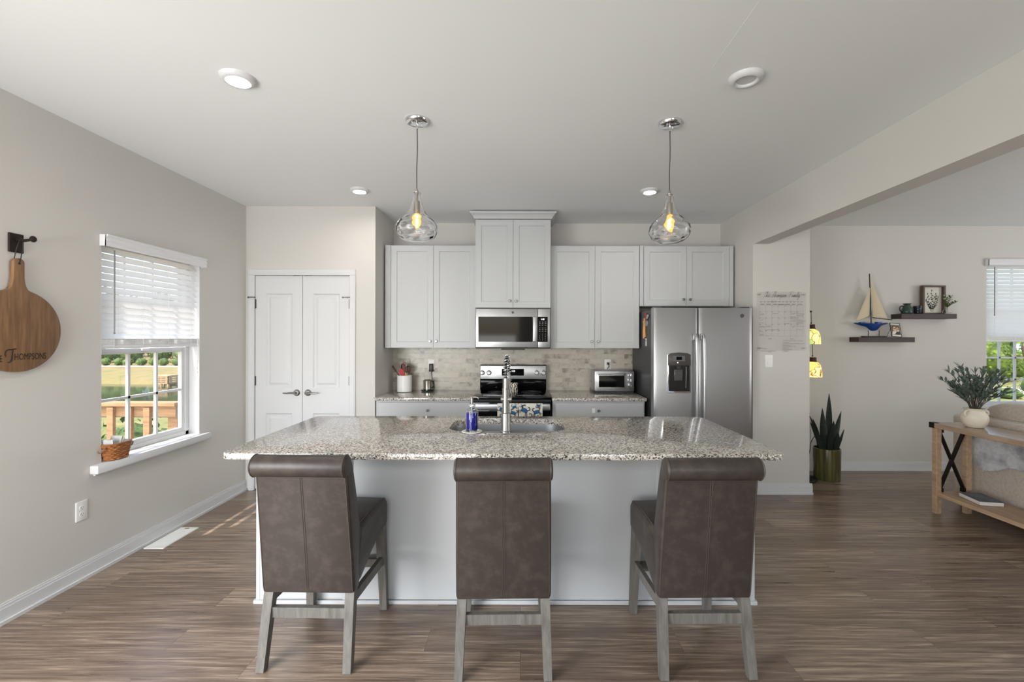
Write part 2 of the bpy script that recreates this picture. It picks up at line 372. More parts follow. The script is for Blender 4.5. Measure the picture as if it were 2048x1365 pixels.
def dup(root, loc, label, rotz=None):
    def cp(o, par):
        c = o.copy(); COL.objects.link(c)
        if par: c.parent = par
        for ch in o.children: cp(ch, c)
        return c
    r = cp(root, None); r.location = loc; r['label'] = label
    if rotz is not None: r.rotation_euler.z = rotz
    return r
# ================================================================== the setting
H = 2.743; XL = -2.66; YB = 5.03; YD = 4.40; YF = 5.10; YR = -2.70; XR = 7.60; XP = 2.20; XE = 2.74; YP = 4.32
struct('floor', MB().box(XL - .16, XR + .1, YR - .1, YF + .1, -.10, 0), FLOOR)
struct('ceiling', MB().box(XL - .16, XR + .1, YR - .1, YF + .2, H, H + .12), CEIL)
struct('trim_1', MB().box(.893, .899, YR, 2.14, H - .0006, H), CEIL)                      # faint drywall seam
WY0, WY1, WZ0, WZ1 = 2.88, 3.77, .675, 2.125
w = MB(); w.box(XL - .16, XL, YR, -1.25, 0, H); w.box(XL - .16, XL, .62, WY0, 0, H); w.box(XL - .16, XL, -1.25, .62, 2.15, H); w.box(XL - .16, XL, WY1, YD, 0, H); w.box(XL - .16, XL, WY0, WY1, 0, WZ0); w.box(XL - .16, XL, WY0, WY1, WZ1, H)
struct('wall_left', w, WALL)
DX0, DX1, DZ = -2.572, -1.655, 2.075
w = MB(); w.box(XL - .16, DX0, YD, YD + .12, 0, H); w.box(DX1, -1.41, YD, YD + .12, 0, H); w.box(DX0, DX1, YD, YD + .12, DZ, H)
struct('wall_pantry', w, WALL)
struct('wall_pantry_side', MB().box(-1.53, -1.41, YD + .12, YB + .1, 0, H), WALL)
struct('wall_back', MB().box(-1.53, XP, YB, YB + .12, 0, H), WALL)
struct('wall_refrigerator_side', MB().box(XP, XE, YP, YF + .1, 0, H), WALL)
struct('wall_header', MB().box(XP, XP + .15, YR, YP, 2.373, H), WALL)
FX0, FX1, FZ0, FZ1 = 5.21, 6.62, .70, 2.37
w = MB(); w.box(XE, FX0, YF, YF + .16, 0, H); w.box(FX1, XR, YF, YF + .16, 0, H); w.box(FX0, FX1, YF, YF + .16, 0, FZ0); w.box(FX0, FX1, YF, YF + .16, FZ1, H)
struct('wall_living', w, WALL)
struct('wall_right', MB().box(XR, XR + .12, YR, YF + .16, 0, H), WALL)
w = MB(); w.box(XL - .16, -2.35, YR - .12, YR, 0, H); w.box(-.05, 1.1, YR - .12, YR, 0, H); w.box(2.7, XR, YR - .12, YR, 0, H)
w.box(-2.35, -.05, YR - .12, YR, 2.2, H); w.box(1.1, 2.7, YR - .12, YR, 2.2, H); w.box(1.1, 2.7, YR - .12, YR, 0, .7)
struct('wall_rear', w, WALL)
# tiled strip between counter and wall cabinets
struct('wall_backsplash', MB().box(-1.41, 1.235, YB - .010, YB, .90, 1.40), TILE)
# baseboards
def basebrd(name, segs):
    m = MB()
    for (x0, y0, x1, y1, nx, ny) in segs:        # wall line and its outward normal
        for d, z0, z1 in ((.013, 0, .078), (.0095, .078, .092), (.006, .092, .102), (.024, 0, .018)):
            xs = sorted((x0, x1)); ys = sorted((y0, y1))
            m.box(min(xs[0], xs[0] + nx * d), max(xs[1], xs[1] + nx * d), min(ys[0], ys[0] + ny * d), max(ys[1], ys[1] + ny * d), z0, z1)
    struct(name, m, TRIM)
basebrd('baseboard_left', [(XL, YR, XL, YD, 1, 0)])
basebrd('baseboard_back', [(-1.6, YD, -1.386, YD, 0, -1)])
basebrd('baseboard_refrigerator_side', [(XP, YP, XE + .024, YP, 0, -1), (XE, YP, XE, YF, 1, 0), (XP, YP, XP, YP + .02, -1, 0)])
basebrd('baseboard_living', [(XE, YF, XR, YF, 0, -1)])

# pantry double door
m = MB()
for x0, x1 in ((DX0 - .058, DX0), (DX1, DX1 + .058)): m.box(x0, x1, YD - .016, YD, 0, DZ - .0005, .003, 1); m.box(x0 + .012, x1 - .012, YD - .019, YD - .015, 0, DZ - .001)
m.box(DX0 - .058, DX1 + .058, YD - .016, YD, DZ, DZ + .058, .003, 1); m.box(DX0 - .046, DX1 + .046, YD - .019, YD - .015, DZ + .012, DZ + .046)
m.box(DX0, DX1, YD + .07, YD + .11, 0, DZ)                     # dark stop behind the leaves
struct('trim_2', m, TRIM)
def panel_door(name, x0, x1, hinge_left):
    root = bpy.data.objects.new(name, None); COL.objects.link(root); ORG[root.name] = Vector((0, 0, 0)); root['kind'] = 'structure'
    y = YD + .004; m = MB()
    z0, z1 = .012, DZ - .004
    st = .098
    pans = [(.26, .74), (.985, 1.90)]
    # stiles and rails
    m.box(x0, x0 + st, y, y + .034, z0, z1); m.box(x1 - st, x1, y, y + .034, z0, z1)
    for a, b in ((z0, pans[0][0]), (pans[0][1], pans[1][0]), (pans[1][1], z1)): m.box(x0 + st, x1 - st, y, y + .034, a, b)
    for a, b in pans:                                           # moulded raised panels
        px0, px1 = x0 + st, x1 - st
        rings = [(0, y), (.012, y + .011), (.03, y + .011), (.05, y + .002)]
        vs = []; fs = []
        for ins, yy in rings: vs += [(px0 + ins, yy, a + ins), (px1 - ins, yy, a + ins), (px1 - ins, yy, b - ins), (px0 + ins, yy, b - ins)]
        for i in range(3):
            for j in range(4): fs.append((i * 4 + j, i * 4 + (j + 1) % 4, i * 4 + 4 + (j + 1) % 4, i * 4 + 4 + j))
        fs.append((12, 13, 14, 15)); m.add(vs, fs)
    part('door_leaf', m, TRIM, root, smooth=20)
    hx = x1 - .052 if hinge_left else x0 + .052
    sg = -1 if hinge_left else 1
    m = MB(); m.lathe([(0.0, -.016), (.022, -.014), (.031, -.006), (.032, 0)], (hx, y, .94), 24, 'Y')
    m.cyl((hx, y - .012, .94), (hx, y - .05, .94), .010, n=14)
    m.tube([(hx - sg * .008, y - .05, .94), (hx + sg * .03, y - .053, .942), (hx + sg * .075, y - .05, .938), (hx + sg * .112, y - .044, .94)], [.011, .010, .008, .006], 12)
    part('door_handle', m, NICKEL, root, 'satin nickel lever handle')
    hg = x0 - .004 if hinge_left else x1 + .004
    for hz in (.25, 1.055, 1.80):
        m = MB(); m.cyl((hg, y - .006, hz - .045), (hg, y - .006, hz + .045), .007, n=12); m.box(hg - .012, hg + .012, y - .003, y + .001, hz - .044, hz + .044)
        part('hinge', m, HINGE, root)
    m = MB(); s2 = -1 if hinge_left else 1                       # hinge-pin door stop
    m.tube([(hg, y - .012, 1.86), (hg + .01 * s2, y - .03, 1.862), (hg + (.045 * s2 if hinge_left else -.055), y - .035, 1.86)], .0045, 8)
    m.ball((hg + (.047 * s2 if hinge_left else -.058), y - .035, 1.86), .008)
    m.ball((hg - .012 * s2, y - .03, 1.86), .007)
    part('hinge_stop', m, HINGE, root)
    return root
xm = (DX0 + DX1) / 2
panel_door('door_1', DX0 + .003, xm - .002, True)
panel_door('door_2', xm + .002, DX1 - .003, False)
m = MB(); m.box(xm - .09, xm - .03, YD - .004, YD + .012, DZ - .004, DZ + .004); m.box(xm + .02, xm + .09, YD - .004, YD + .012, DZ - .004, DZ + .004)
struct('trim_3', m, DKMETAL)                                   # ball catches above the leaves

# ------------------------------------------------------------------ windows (u along the wall, d outwards, z up)
def window(name, loc, rotz, wd, z0, z1, meet, cols, rows_low, sill):
    root = bpy.data.objects.new(name, None); COL.objects.link(root); root.location = loc; root.rotation_euler.z = rotz
    ORG[root.name] = Vector((0, 0, 0)); root['kind'] = 'structure'
    m = MB()                                                    # white jamb lining and outer frame
    m.box(0, .006, 0, .16, z0, z1); m.box(wd - .006, wd, 0, .16, z0, z1); m.box(0, wd, 0, .16, z1 - .006, z1)
    for a, b in ((.006, .045), (wd - .045, wd - .006)): m.box(a, b, .085, .15, z0, z1, .004, 1)
    m.box(.006, wd - .006, .085, .15, z0, z0 + .035, .004, 1); m.box(.006, wd - .006, .085, .15, z1 - .04, z1, .004, 1)
    part('window_frame', m, TRIM, root)
    def sash(nm, a0, a1, d0, cols, rows):
        m = MB(); t = .038; u0, u1 = .04, wd - .04
        m.box(u0, u0 + t, d0, d0 + .03, a0, a1, .003, 1); m.box(u1 - t, u1, d0, d0 + .03, a0, a1, .003, 1)
        m.box(u0 + t, u1 - t, d0, d0 + .03, a0, a0 + t, .003, 1); m.box(u0 + t, u1 - t, d0, d0 + .03, a1 - t, a1, .003, 1)
        s_ = part(nm, m, TRIM, root)
        g0, g1, h0, h1 = u0 + t, u1 - t, a0 + t, a1 - t
        m = MB(); m.box(g0 - .004, g1 + .004, d0 + .012, d0 + .016, h0 - .004, h1 + .004); part('pane', m, GLASS, s_)
        m = MB()
        for i in range(1, cols): x = g0 + (g1 - g0) * i / cols; m.box(x - .009, x + .009, d0 + .004, d0 + .024, h0, h1)
        for i in range(1, rows): z = h0 + (h1 - h0) * i / rows; m.box(g0, g1, d0 + .004, d0 + .024, z - .009, z + .009)
        part('muntin_grid', m, TRIM, s_)
    sash('lower_sash', z0 + .03, meet + .02, .092, cols, rows_low)
    sash('upper_sash', meet - .02, z1 - .03, .126, cols, rows_low)
    m = MB(); m.box(wd * .5 - .03, wd * .5 + .03, .078, .095, meet - .002, meet + .018, .003, 1); part('sash_lock', m, PLASTW, root)
    if sill:
        m = MB(); m.box(0, wd, -.002, .10, z0 - .03, z0 + .002); m.box(-.075, wd + .075, -.055, 0, z0 - .052, z0 + .002, .008, 2); m.box(-.05, wd + .05, -.014, 0, z0 - .068, z0 - .05, .003, 1)
        part('window_sill', m, TRIM, root)
    return root
window('window_1', (XL, WY0, 0), R(90), WY1 - WY0, WZ0, WZ1, 1.375, 3, 2, True)
window('window_2', (FX0, YF, 0), 0, FX1 - FX0, FZ0, FZ1, 1.53, 7, 3, True)

def blind(label, loc, rotz, wd, ztop, zbot, lit_to, group, over, cords=None):
    root = grp('window_blind', label, 'blind', loc, rotz, group, local=True)
    m = MB()                                                     # crown-profile valance with returns
    prof = [(-.045, 0), (-.050, .012), (-.046, .022), (-.052, .036), (-.046, .052), (-.056, .066), (-.054, .072), (-.040, .072), (-.036, .0)]
    m.prism([(y, ztop - .072 + z) for y, z in prof], -over, wd + over, 'X')
    for a in (-over, wd + over - .006): m.box(a, a + .006, -.045, -.002, ztop - .072, ztop)
    part('valance', m, BLINDR, root)
    m = MB(); m.box(.01, wd - .01, .004, .055, ztop - .05, ztop - .004); part('headrail', m, BLINDR, root)
    m = MB(); n = max(2, round((ztop - .072 - lit_to) / .0435)); z = ztop - .085; pitch = (z - lit_to) / n
    ang = R(61)
    for i in range(n + 1):
        zc = z - pitch * i; ca, sa = math.cos(ang) * .025, math.sin(ang) * .025
        rows = []
        for k in range(4):
            t = -1 + 2 * k / 3; bow = .003 * (1 - t * t)
            rows.append([(.008, .030 + ca * t + bow, zc + sa * t), (wd - .008, .030 + ca * t + bow, zc + sa * t)])
        m.sheet(rows)
    part('slats', m, BLINDM, root)
    m = MB(); st = int((lit_to - zbot - .03) / .006)
    for i in range(st): zz = lit_to - .012 - i * .006; m.box(.008, wd - .008, .006, .056, zz - .0045, zz)
    m.box(.006, wd - .006, .004, .058, zbot, zbot + .022, .004, 1)
    part('bottom_rail', m, BLINDR, root, 'stacked lowest slats on the bottom rail')
    m = MB()
    for u in ([.10, wd * .37, wd * .63, wd - .10]):
        for d in (.003, .058): m.tube([(u, d, ztop - .05), (u, d, zbot + .01)], .0009, 5)
    part('ladder_cord', m, BLINDR, root)
    m = MB(); m.cyl((.075, -.020, ztop - .085), (.075, -.020, ztop - .62), .004, n=8); m.ball((.075, -.02, ztop - .625), .006)
    part('tilt_wand', m, M('smoky_wand', (120, 118, 116), .3), root)
    if cords:
        m = MB(); m.tube(spline([(wd - .05, -.012, zbot + .06), (wd - .045, -.018, zbot - .06), (wd - .052, -.014, zbot - .20)]), .0016, 6); m.tube(spline([(wd - .04, -.012, zbot + .06), (wd - .05, -.02, zbot - .08), (wd - .058, -.016, zbot - .17)]), .0016, 6)
        for q in ((wd - .052, -.014, zbot - .22), (wd - .058, -.016, zbot - .19)): m.lathe([(0, .02), (.005, .018), (.008, 0), (0, -.001)], q, 10)
        part('pull_cord', m, PLASTW, root)
    return root
blind('white slatted blind lowered over upper half of the kitchen window', (XL, WY0, 0), R(90), WY1 - WY0, 2.122, 1.40, 1.475, 'window blinds', .012, True)
blind('white slatted blind on the living room window behind the sofa', (FX0, YF, 0), 0, FX1 - FX0, 2.368, 1.445, 1.515, 'window blinds', .012)

# ------------------------------------------------------------------ recessed ceiling lights
def can_light(x, y, on, label):
    root = grp('recessed_light', label, 'ceiling light', (x, y, H), group='recessed ceiling lights')
    m = MB(); m.lathe([(.045, -.012), (.049, -.020), (.055, -.023), (.066, -.021), (.076, -.012), (.080, 0)], (x, y, H), 40); part('trim_ring', m, TRIM, root)
    m = MB(); m.lathe([(0, -.0125), (.046, -.0125), (.046, -.010), (0, -.010)], (x, y, H), 32)
    part('lens', m, M('lit_lens', (255, 250, 243), .5, emit=170) if on else M('unlit_lens', (196, 196, 196), .5), root, 'glowing lens' if on else 'unlit lens')
can_light(-1.386, 2.225, True, 'lit recessed light in the ceiling nearest the left wall and the camera')
can_light(1.09, 2.21, False, 'unlit recessed light in the ceiling, close to the header beam')
can_light(-1.386, 3.90, True, 'lit recessed light in the ceiling before the pantry door')
can_light(1.10, 3.90, True, 'lit recessed light in the ceiling before the refrigerator')
# ================================================================== kitchen cabinets
def shaker(m, x0, x1, z0, z1, y, st=.057):
    """shaker door, front face at y, facing -Y"""
    m.box(x0, x0 + st, y, y + .02, z0, z1); m.box(x1 - st, x1, y, y + .02, z0, z1)
    m.box(x0 + st, x1 - st, y, y + .02, z0, z0 + st); m.box(x0 + st, x1 - st, y, y + .02, z1 - st, z1)
    c = .006                                                     # bead round the recessed panel
    vs = []
    for ins, yy in ((0, y + .001), (c, y + .008), (c + .001, y + .008)):
        vs += [(x0 + st + ins, yy, z0 + st + ins), (x1 - st - ins, yy, z0 + st + ins), (x1 - st - ins, yy, z1 - st - ins), (x0 + st + ins, yy, z1 - st - ins)]
    m.add(vs, [(i * 4 + j, i * 4 + (j + 1) % 4, i * 4 + 4 + (j + 1) % 4, i * 4 + 4 + j) for i in range(2) for j in range(4)] + [(8, 9, 10, 11)])
def knob(par, x, y, z):
    m = MB(); m.lathe([(.0, -.026), (.010, -.0255), (.0135, -.021), (.012, -.015), (.005, -.010), (.0055, 0), (.0, 0)], (x, y, z), 18, 'Y'); return part('knob', m, NICKEL, par)
def wall_cab(label, x0, x1, z0, z1, y, fill_l=0, fill_r=0, crown=False):
    root = grp('wall_cabinet', label, 'cabinet', (x0, YB, z0), group='white wall cabinets')
    m = MB(); m.box(x0 + .001, x1 - .001, y + .021, YB - .002, z0, z1); part('body', m, CAB, root)
    if fill_l or fill_r:
        for f_, a_, b_ in ((fill_l, x0 + .001, x0 + fill_l - .002), (fill_r, x1 - fill_r + .002, x1 - .001)):
            if f_: m = MB(); m.box(a_, b_, y + .004, y + .021, z0, z1); part('filler_strip', m, CAB, root)
    a, b = x0 + fill_l + .003, x1 - fill_r - .003; mid = (a + b) / 2
    for d0, d1, kx in ((a, mid - .0015, mid - .032), (mid + .0015, b, mid + .032)):
        m = MB(); shaker(m, d0, d1, z0 + .004, z1 - .006, y); d = part('door', m, CAB, root, smooth=20); knob(d, kx, y, z0 + .068)
    if crown:
        m = MB(); pr = [(0, 0), (-.012, .006), (-.016, .018), (-.036, .044), (-.050, .052), (-.052, .066), (0, .066)]
        vs = []; ring = []
        for (o, h) in pr: vs += [(x0 + o, YB - .002, z1 + h), (x0 + o, y + o, z1 + h), (x1 - o, y + o, z1 + h), (x1 - o, YB - .002, z1 + h)]
        m.add(vs, [(i * 4 + j, i * 4 + j + 1, i * 4 + 5 + j, i * 4 + 4 + j) for i in range(len(pr) - 1) for j in range(3)])
        m.box(x0, x1, y, YB - .002, z1 + .001, z1 + .064); part('crown_moulding', m, CAB, root)
    return root
CZ0, CZ1, CY = 1.372, 2.425, 4.66
wall_cab('white two-door wall cabinet over the utensil crock, beside the pantry', -1.395, -.462, CZ0, CZ1, CY, fill_l=.06)
wall_cab('tall white two-door wall cabinet with crown moulding over the microwave', -.459, .296, 1.776, 2.662, 4.545, crown=True)
wall_cab('white two-door wall cabinet over the toaster oven', .300, 1.212, CZ0, CZ1, CY)
wall_cab('short white two-door wall cabinet over the refrigerator', 1.215, 2.176, 1.805, CZ1, CY, fill_l=.04, fill_r=.045)

def base_cab(label, x0, x1, kx):
    root = grp('base_cabinet', label, 'cabinet', (x0, 4.4, 0), group='white base cabinets')
    m = MB(); m.box(x0, x1, 4.392, YB - .015, .10, .868); m.box(x0, x1, 4.46, YB - .015, 0, .10); part('body', m, CAB, root)
    m = MB(); m.box(x0 + .03, x1 - .012, 4.372, 4.391, .705, .852, .002, 1); d = part('drawer', m, CAB, root); knob(d, kx, 4.372, .78)
    mid = (x0 + x1) / 2
    for a, b, q in ((x0 + .03, mid - .002, mid - .035), (mid + .002, x1 - .012, mid + .035)):
        m = MB(); shaker(m, a, b, .115, .695, 4.372); d = part('door', m, CAB, root, smooth=20); knob(d, q, 4.372, .63)
    return root
base_cab('white base cabinet under the counter left of the range', -1.395, -.475, -.895)
bc = base_cab('white base cabinet under the counter between range and refrigerator', .305, 1.195, .745)
m = MB(); m.box(.685, .715, 4.366, 4.372, .755, .80, .002, 1); part('child_latch', m, PLASTW, bc, 'white plastic child latch')
def counter(label, x0, x1):
    m = MB(); m.box(x0, x1, 4.352, YB - .012, .870, .900, .004, 2); one('countertop', m, GRAN, label, 'countertop', (x0, 4.6, .87), group='granite counters by the range')
counter('speckled granite countertop carrying the utensil crock', -1.408, -.468)
counter('speckled granite countertop carrying the toaster oven', .300, 1.206)

# ------------------------------------------------------------------ island
root = grp('kitchen_island', 'white panelled kitchen island base behind the bar stools', 'kitchen island', (-.085, 2.9, 0))
IX0, IX1, IY0, IY1 = -1.462, 1.296, 2.52, 3.27
m = MB(); m.box(IX0 + .01, IX1 - .01, IY0 + .012, IY0 + .03, 0, .868); m.box(IX0 + .01, IX1 - .01, IY1 - .02, IY1, .0, .868)
m.box(IX0 + .01, IX1 - .01, IY0 + .03, IY1 - .02, 0, .10); m.box(IX0 + .01, -.66, IY0 + .03, IY1 - .02, .10, .868); m.box(.42, IX1 - .01, IY0 + .03, IY1 - .02, .10, .868); part('body', m, CAB, root)
m = MB(); m.box(-.93, .755, IY0 + .004, IY0 + .012, .02, .868); part('back_panel', m, CAB, root)
for x0, x1 in ((IX0, IX0 + .02), (IX1 - .02, IX1)):
    m = MB(); m.box(x0, x1, IY0 - .002, IY1, 0, .868); part('end_panel', m, CAB, root)
for x0, x1 in ((-.985, -.93), (.755, .81), (IX0 + .02, IX0 + .07), (IX1 - .07, IX1 - .02)):
    m = MB(); m.box(x0, x1, IY0 - .002, IY0 + .012, 0, .868, .002, 1); part('stile', m, CAB, root)
m = MB(); m.box(IX0 - .012, IX1 + .012, IY0 - .014, IY0 - .002, 0, .022, .004, 1); m.box(IX0 - .012, IX0, IY0 - .002, IY1, 0, .022); m.box(IX1, IX1 + .012, IY0 - .002, IY1, 0, .022); part('shoe_moulding', m, CAB, root)
for i in range(4):
    a = IX0 + .025 + i * .68; m = MB(); m.box(a, a + .67, IY1, IY1 + .02, .115, .855, .002, 1); d = part('door', m, CAB, root)
    m = MB(); m.lathe([(0, -.026), (.013, -.022), (.005, -.01), (.0055, 0)], (a + .60, IY1 + .02, .80), 12, 'Y'); m.xf(Matrix.Translation((0, 2 * (IY1 + .02), 0)) @ Matrix.Scale(-1, 4, (0, 1, 0))); part('knob', m, NICKEL, d)

# slab with the sink cut-out
TX0, TX1, TY0, TY1 = -1.492, 1.318, 2.245, 3.335
SX, SY, SW, SD = -.085, 2.995, .74, .42
def slab(outer, hole, z0, z1, b):
    """ring-shaped slab between two outlines with the same number of points"""
    m = MB(); n = len(outer); rows = []
    def ins(pts, d, c):
        out = []
        for i, p in enumerate(pts):
            q = Vector(p) - Vector(c); out.append((p[0] - d * (1 if q.x > 0 else -1) , p[1] - d * (1 if q.y > 0 else -1)))
        return out
    c = (SX, SY)
    oo = [(outer, z0 + b), (outer, z1 - b), (ins(outer, b * .3, c), z1 - b * .3), (ins(outer, b, c), z1), (ins(hole, -b * .6, c), z1), (hole, z1 - b * .6), (hole, z0), (ins(outer, b, c), z0)]
    for pts, z in oo: rows.append([(p[0], p[1], z) for p in pts])
    vs = [p for r_ in rows for p in r_]; k = len(rows)
    return m.add(vs, [(i * n + j, i * n + (j + 1) % n, ((i + 1) % k) * n + (j + 1) % n, ((i + 1) % k) * n + j) for i in range(k) for j in range(n)])
NP = 10
m = slab(rrect((TX0 + TX1) / 2, (TY0 + TY1) / 2, TX1 - TX0, TY1 - TY0, .055, NP), rrect(SX, SY, SW, SD, .13, NP), .868, .900, .003)
one('island_countertop', m, GRAN, 'long speckled granite countertop on the island with a sink cut-out', 'countertop', (SX, TY0, .868))
# undermount sink
m = MB(); vs = []; n = len(rrect(0, 0, 1, 1, .1, NP))
for (w_, d_, r_, z) in ((SW + .05, SD + .05, .14, .8675), (SW + .012, SD + .012, .13, .8675), (SW + .01, SD + .01, .13, .84), (SW - .01, SD - .01, .12, .70), (SW - .05, SD - .05, .10, .685), (.10, .10, .045, .680), (.002, .002, .0009, .680),):
    vs += [(p[0], p[1], z) for p in rrect(SX, SY, w_, d_, r_, NP)]
m.add(vs, [(i * n + j, i * n + (j + 1) % n, (i + 1) * n + (j + 1) % n, (i + 1) * n + j) for i in range(6) for j in range(n)])
sk = grp('kitchen_sink', 'stainless steel undermount sink bowl set into the island countertop', 'sink', (SX, SY, .68)); part('bowl', m, STEELH, sk)
m = MB(); m.lathe([(.0, .003), (.03, .003), (.044, .004), (.046, .0)], (SX, SY, .681), 24); part('drain', m, CHROME, sk)
# faucet
fx, fy, z = -.090, 2.735, .9005
fa = grp('faucet', 'tall stainless pull-down faucet with a coiled spring neck on the island', 'faucet', (fx, fy, z))
m = MB(); m.prism(rrect(fx, fy + .002, .26, .058, .028, 6), z, z + .006, 'Z', .002, 2); part('deck_plate', m, FAUC, fa)
m = MB(); m.lathe([(.034, .006), (.034, .014), (.030, .017), (.0285, .02), (.0285, .118), (.027, .122), (.0215, .124), (.0215, .262), (.0225, .263), (.0225, .268), (.019, .270), (.019, .330), (.016, .333), (0, .333)], (fx, fy, z), 28); part('body', m, FAUC, fa)
m = MB(); m.cyl((fx - .03, fy, z + .205), (fx + .034, fy, z + .205), .019, n=18); m.tube([(fx + .03, fy, z + .205), (fx + .033, fy + .02, z + .215), (fx + .034, fy + .075, z + .235)], [.006, .006, .005], 8); part('lever', m, FAUC, fa)
arc = [Vector((fx, fy, z + .33 + i * .009)) for i in range(6)]
for i in range(0, 25):
    t = PI * i / 24; arc.append(Vector((fx + .010 * (1 - math.cos(t)) / 2, fy + .080 - .080 * math.cos(t), z + .375 + .080 * math.sin(t))))
arc += [Vector((fx + .010, fy + .16, z + .375 - i * .015)) for i in range(1, 3)]
m = MB(); m.tube(arc, .0085, 10); part('hose', m, BLACKP, fa, 'black inner hose')
m = MB(); tot = [0]
for i in range(1, len(arc)): tot.append(tot[-1] + (arc[i] - arc[i - 1]).length)
Lh = tot[-1]; turns = Lh / .0185; cp = []; N_ = int(turns * 12)
for q in range(N_ + 1):
    s_ = Lh * q / N_; i = 0
    while i < len(tot) - 2 and tot[i + 1] < s_: i += 1
    f = (s_ - tot[i]) / (tot[i + 1] - tot[i]); p = arc[i].lerp(arc[i + 1], f); d = (arc[i + 1] - arc[i]).normalized(); a = Vector((1, 0, 0)); a = (a - d * a.dot(d)).normalized(); b_ = d.cross(a)
    th = 2 * PI * turns * q / N_; cp.append(p + (a * math.cos(th) + b_ * math.sin(th)) * .0140)
m.tube(cp, .0026, 6); part('spring', m, CHROME, fa)
m = MB(); hx, hy, hz = fx + .010, fy + .16, z + .348
m.lathe([(.013, .0), (.015, -.01), (.016, -.09), (.020, -.10), (.020, -.125), (.0, -.126)], (hx, hy, hz), 20); part('spray_head', m, FAUC, fa)
m = MB(); m.tube([(fx, fy, z + .30), (fx + .005, fy + .09, z + .302), (hx, hy, z + .305)], .005, 8); m.tube([(hx + .021 * math.cos(2 * PI * i / 20), hy + .021 * math.sin(2 * PI * i / 20), z + .305) for i in range(20)], .0035, 6, closed=True); part('docking_arm', m, FAUC, fa)
# soap dispenser on its coaster
cx, cy = -.297, 2.765
m = MB(); m.lathe([(0, 0), (.055, 0), (.0615, .003), (.062, .007), (.056, .008), (.052, .006), (0, .006)], (cx, cy, .9005), 36); one('coaster', m, CERW, 'round white coaster under the blue soap bottle', 'coaster', (cx, cy, .9005))
so = grp('soap_dispenser', 'clear bottle of blue liquid soap with a metal pump beside the sink', 'soap dispenser', (cx, cy, .907)); bz = .9072
m = MB(); m.lathe([(0, 0), (.036, 0), (.0385, .003), (.0385, .122), (.036, .130), (.026, .136), (.018, .139), (.018, .150), (.016, .150), (.016, .138), (.034, .129), (.0362, .122), (.0362, .010), (0, .010)], (cx, cy, bz), 36); part('bottle', m, M('clear_bottle_glass', (250, 252, 255), .02, trans=1, ior=1.3), so)
m = MB(); m.lathe([(0, .0115), (.0345, .0115), (.0350, .014), (.0350, .112), (0, .112)], (cx, cy, bz), 36); part('liquid', m, M('blue_soap', (6, 8, 132), .2, spec=.3, coat=.4), so, 'deep blue liquid soap')
m = MB(); m.lathe([(0, .150), (.021, .150), (.021, .158), (.019, .164), (.010, .166), (.007, .168), (.007, .196), (.010, .197), (.011, .206), (.006, .209), (0, .209)], (cx, cy, bz), 24); m.tube([(cx, cy, bz + .203), (cx + .022, cy + .004, bz + .205), (cx + .036, cy + .006, bz + .200), (cx + .040, cy + .006, bz + .194)], [.0055, .005, .004, .0035], 10); part('pump', m, CHROME, so, 'polished metal pump')
m = MB(); m.cyl((cx, cy, bz + .112), (cx, cy, bz + .15), .0035, n=8); part('dip_tube', m, PLASTW, so)

# ------------------------------------------------------------------ range
rg = grp('range', 'stainless and black glass electric range between the counters', 'range', (-.083, 4.66, 0))
RX0, RX1, RY0 = -.462, .294, 4.372
m = MB(); m.box(RX0 + .004, RX1 - .004, RY0 + .02, YB - .02, .03, .888); m.box(RX0 + .03, RX1 - .03, RY0 + .06, YB - .05, 0, .03); part('body', m, DKGREY, rg)
m = MB(); m.box(RX0, RX1, RY0 - .02, 4.945, .888, .908, .004, 2); part('cooktop', m, BLACKG, rg, 'black glass cooktop')
for (bx, by, r_) in ((-.27, 4.55, .105), (.11, 4.55, .085), (-.27, 4.80, .075), (.11, 4.80, .105)):
    m = MB(); m.tube([(bx + r_ * math.cos(2 * PI * i / 40), by + r_ * math.sin(2 * PI * i / 40), .9085) for i in range(40)], .0008, 4, closed=True); part('burner_ring', m, M('burner_print', (60, 60, 62), .5), rg)
m = MB(); m.box(RX0 + .02, RX1 - .02, 4.925, YB - .02, .908, 1.185, .006, 2); part('backguard', m, BLACKG, rg)
cp_ = MB(); cp_.box(RX0 + .022, RX1 - .022, 4.918, 4.93, 1.028, 1.176, .005, 2); cpl = part('control_panel', cp_, STEELH, rg, 'brushed stainless control panel')
m = MB(); m.prism(rrect(-.087, 1.105, .240, .074, .008), 4.914, 4.9185, 'Y'); part('display', m, BLACKG, cpl)
m = MB(); m.text('1:18', .024, XZ(-.083, 4.9135, 1.117), .9); part('clock_digits', m, M('white_digits', (240, 248, 255), .5, emit=2.5), cpl)
for qx, qz in ((-.185, 1.115), (-.168, 1.115), (-.185, 1.088), (-.168, 1.088), (-.135, 1.085), (-.105, 1.085), (-.075, 1.085), (-.05, 1.085), (-.012, 1.117), (.012, 1.117), (-.012, 1.09), (.012, 1.09)):
    m = MB(); m.lathe([(0, 0), (.0045, 0)], (qx, 4.9135, qz), 10, 'Y'); part('touch_button', m, M('grey_print', (150, 150, 150), .6), cpl)
for kx in (-.418, -.345, .170, .243):
    m = MB(); m.lathe([(0, -.034), (.017, -.034), (.021, -.030), (.022, -.006), (.027, -.004), (.028, 0), (0, 0)], (kx, 4.918, 1.100), 24, 'Y'); m.box(kx - .004, kx + .004, 4.874, 4.886, 1.083, 1.117, .002, 1); part('knob', m, STEELH, cpl)
for kx in (-.418, -.345, .170, .243):
    m = MB(); m.text('OFF', .008, XZ(kx, 4.9172, 1.136)); part('knob_lettering', m, M('grey_ink', (90, 90, 90), .6), cpl)
m = MB(); m.box(RX0 + .002, RX1 - .002, RY0 - .012, RY0 + .02, .862, .886, .003, 1); part('vent_trim', m, BLACKP, rg)
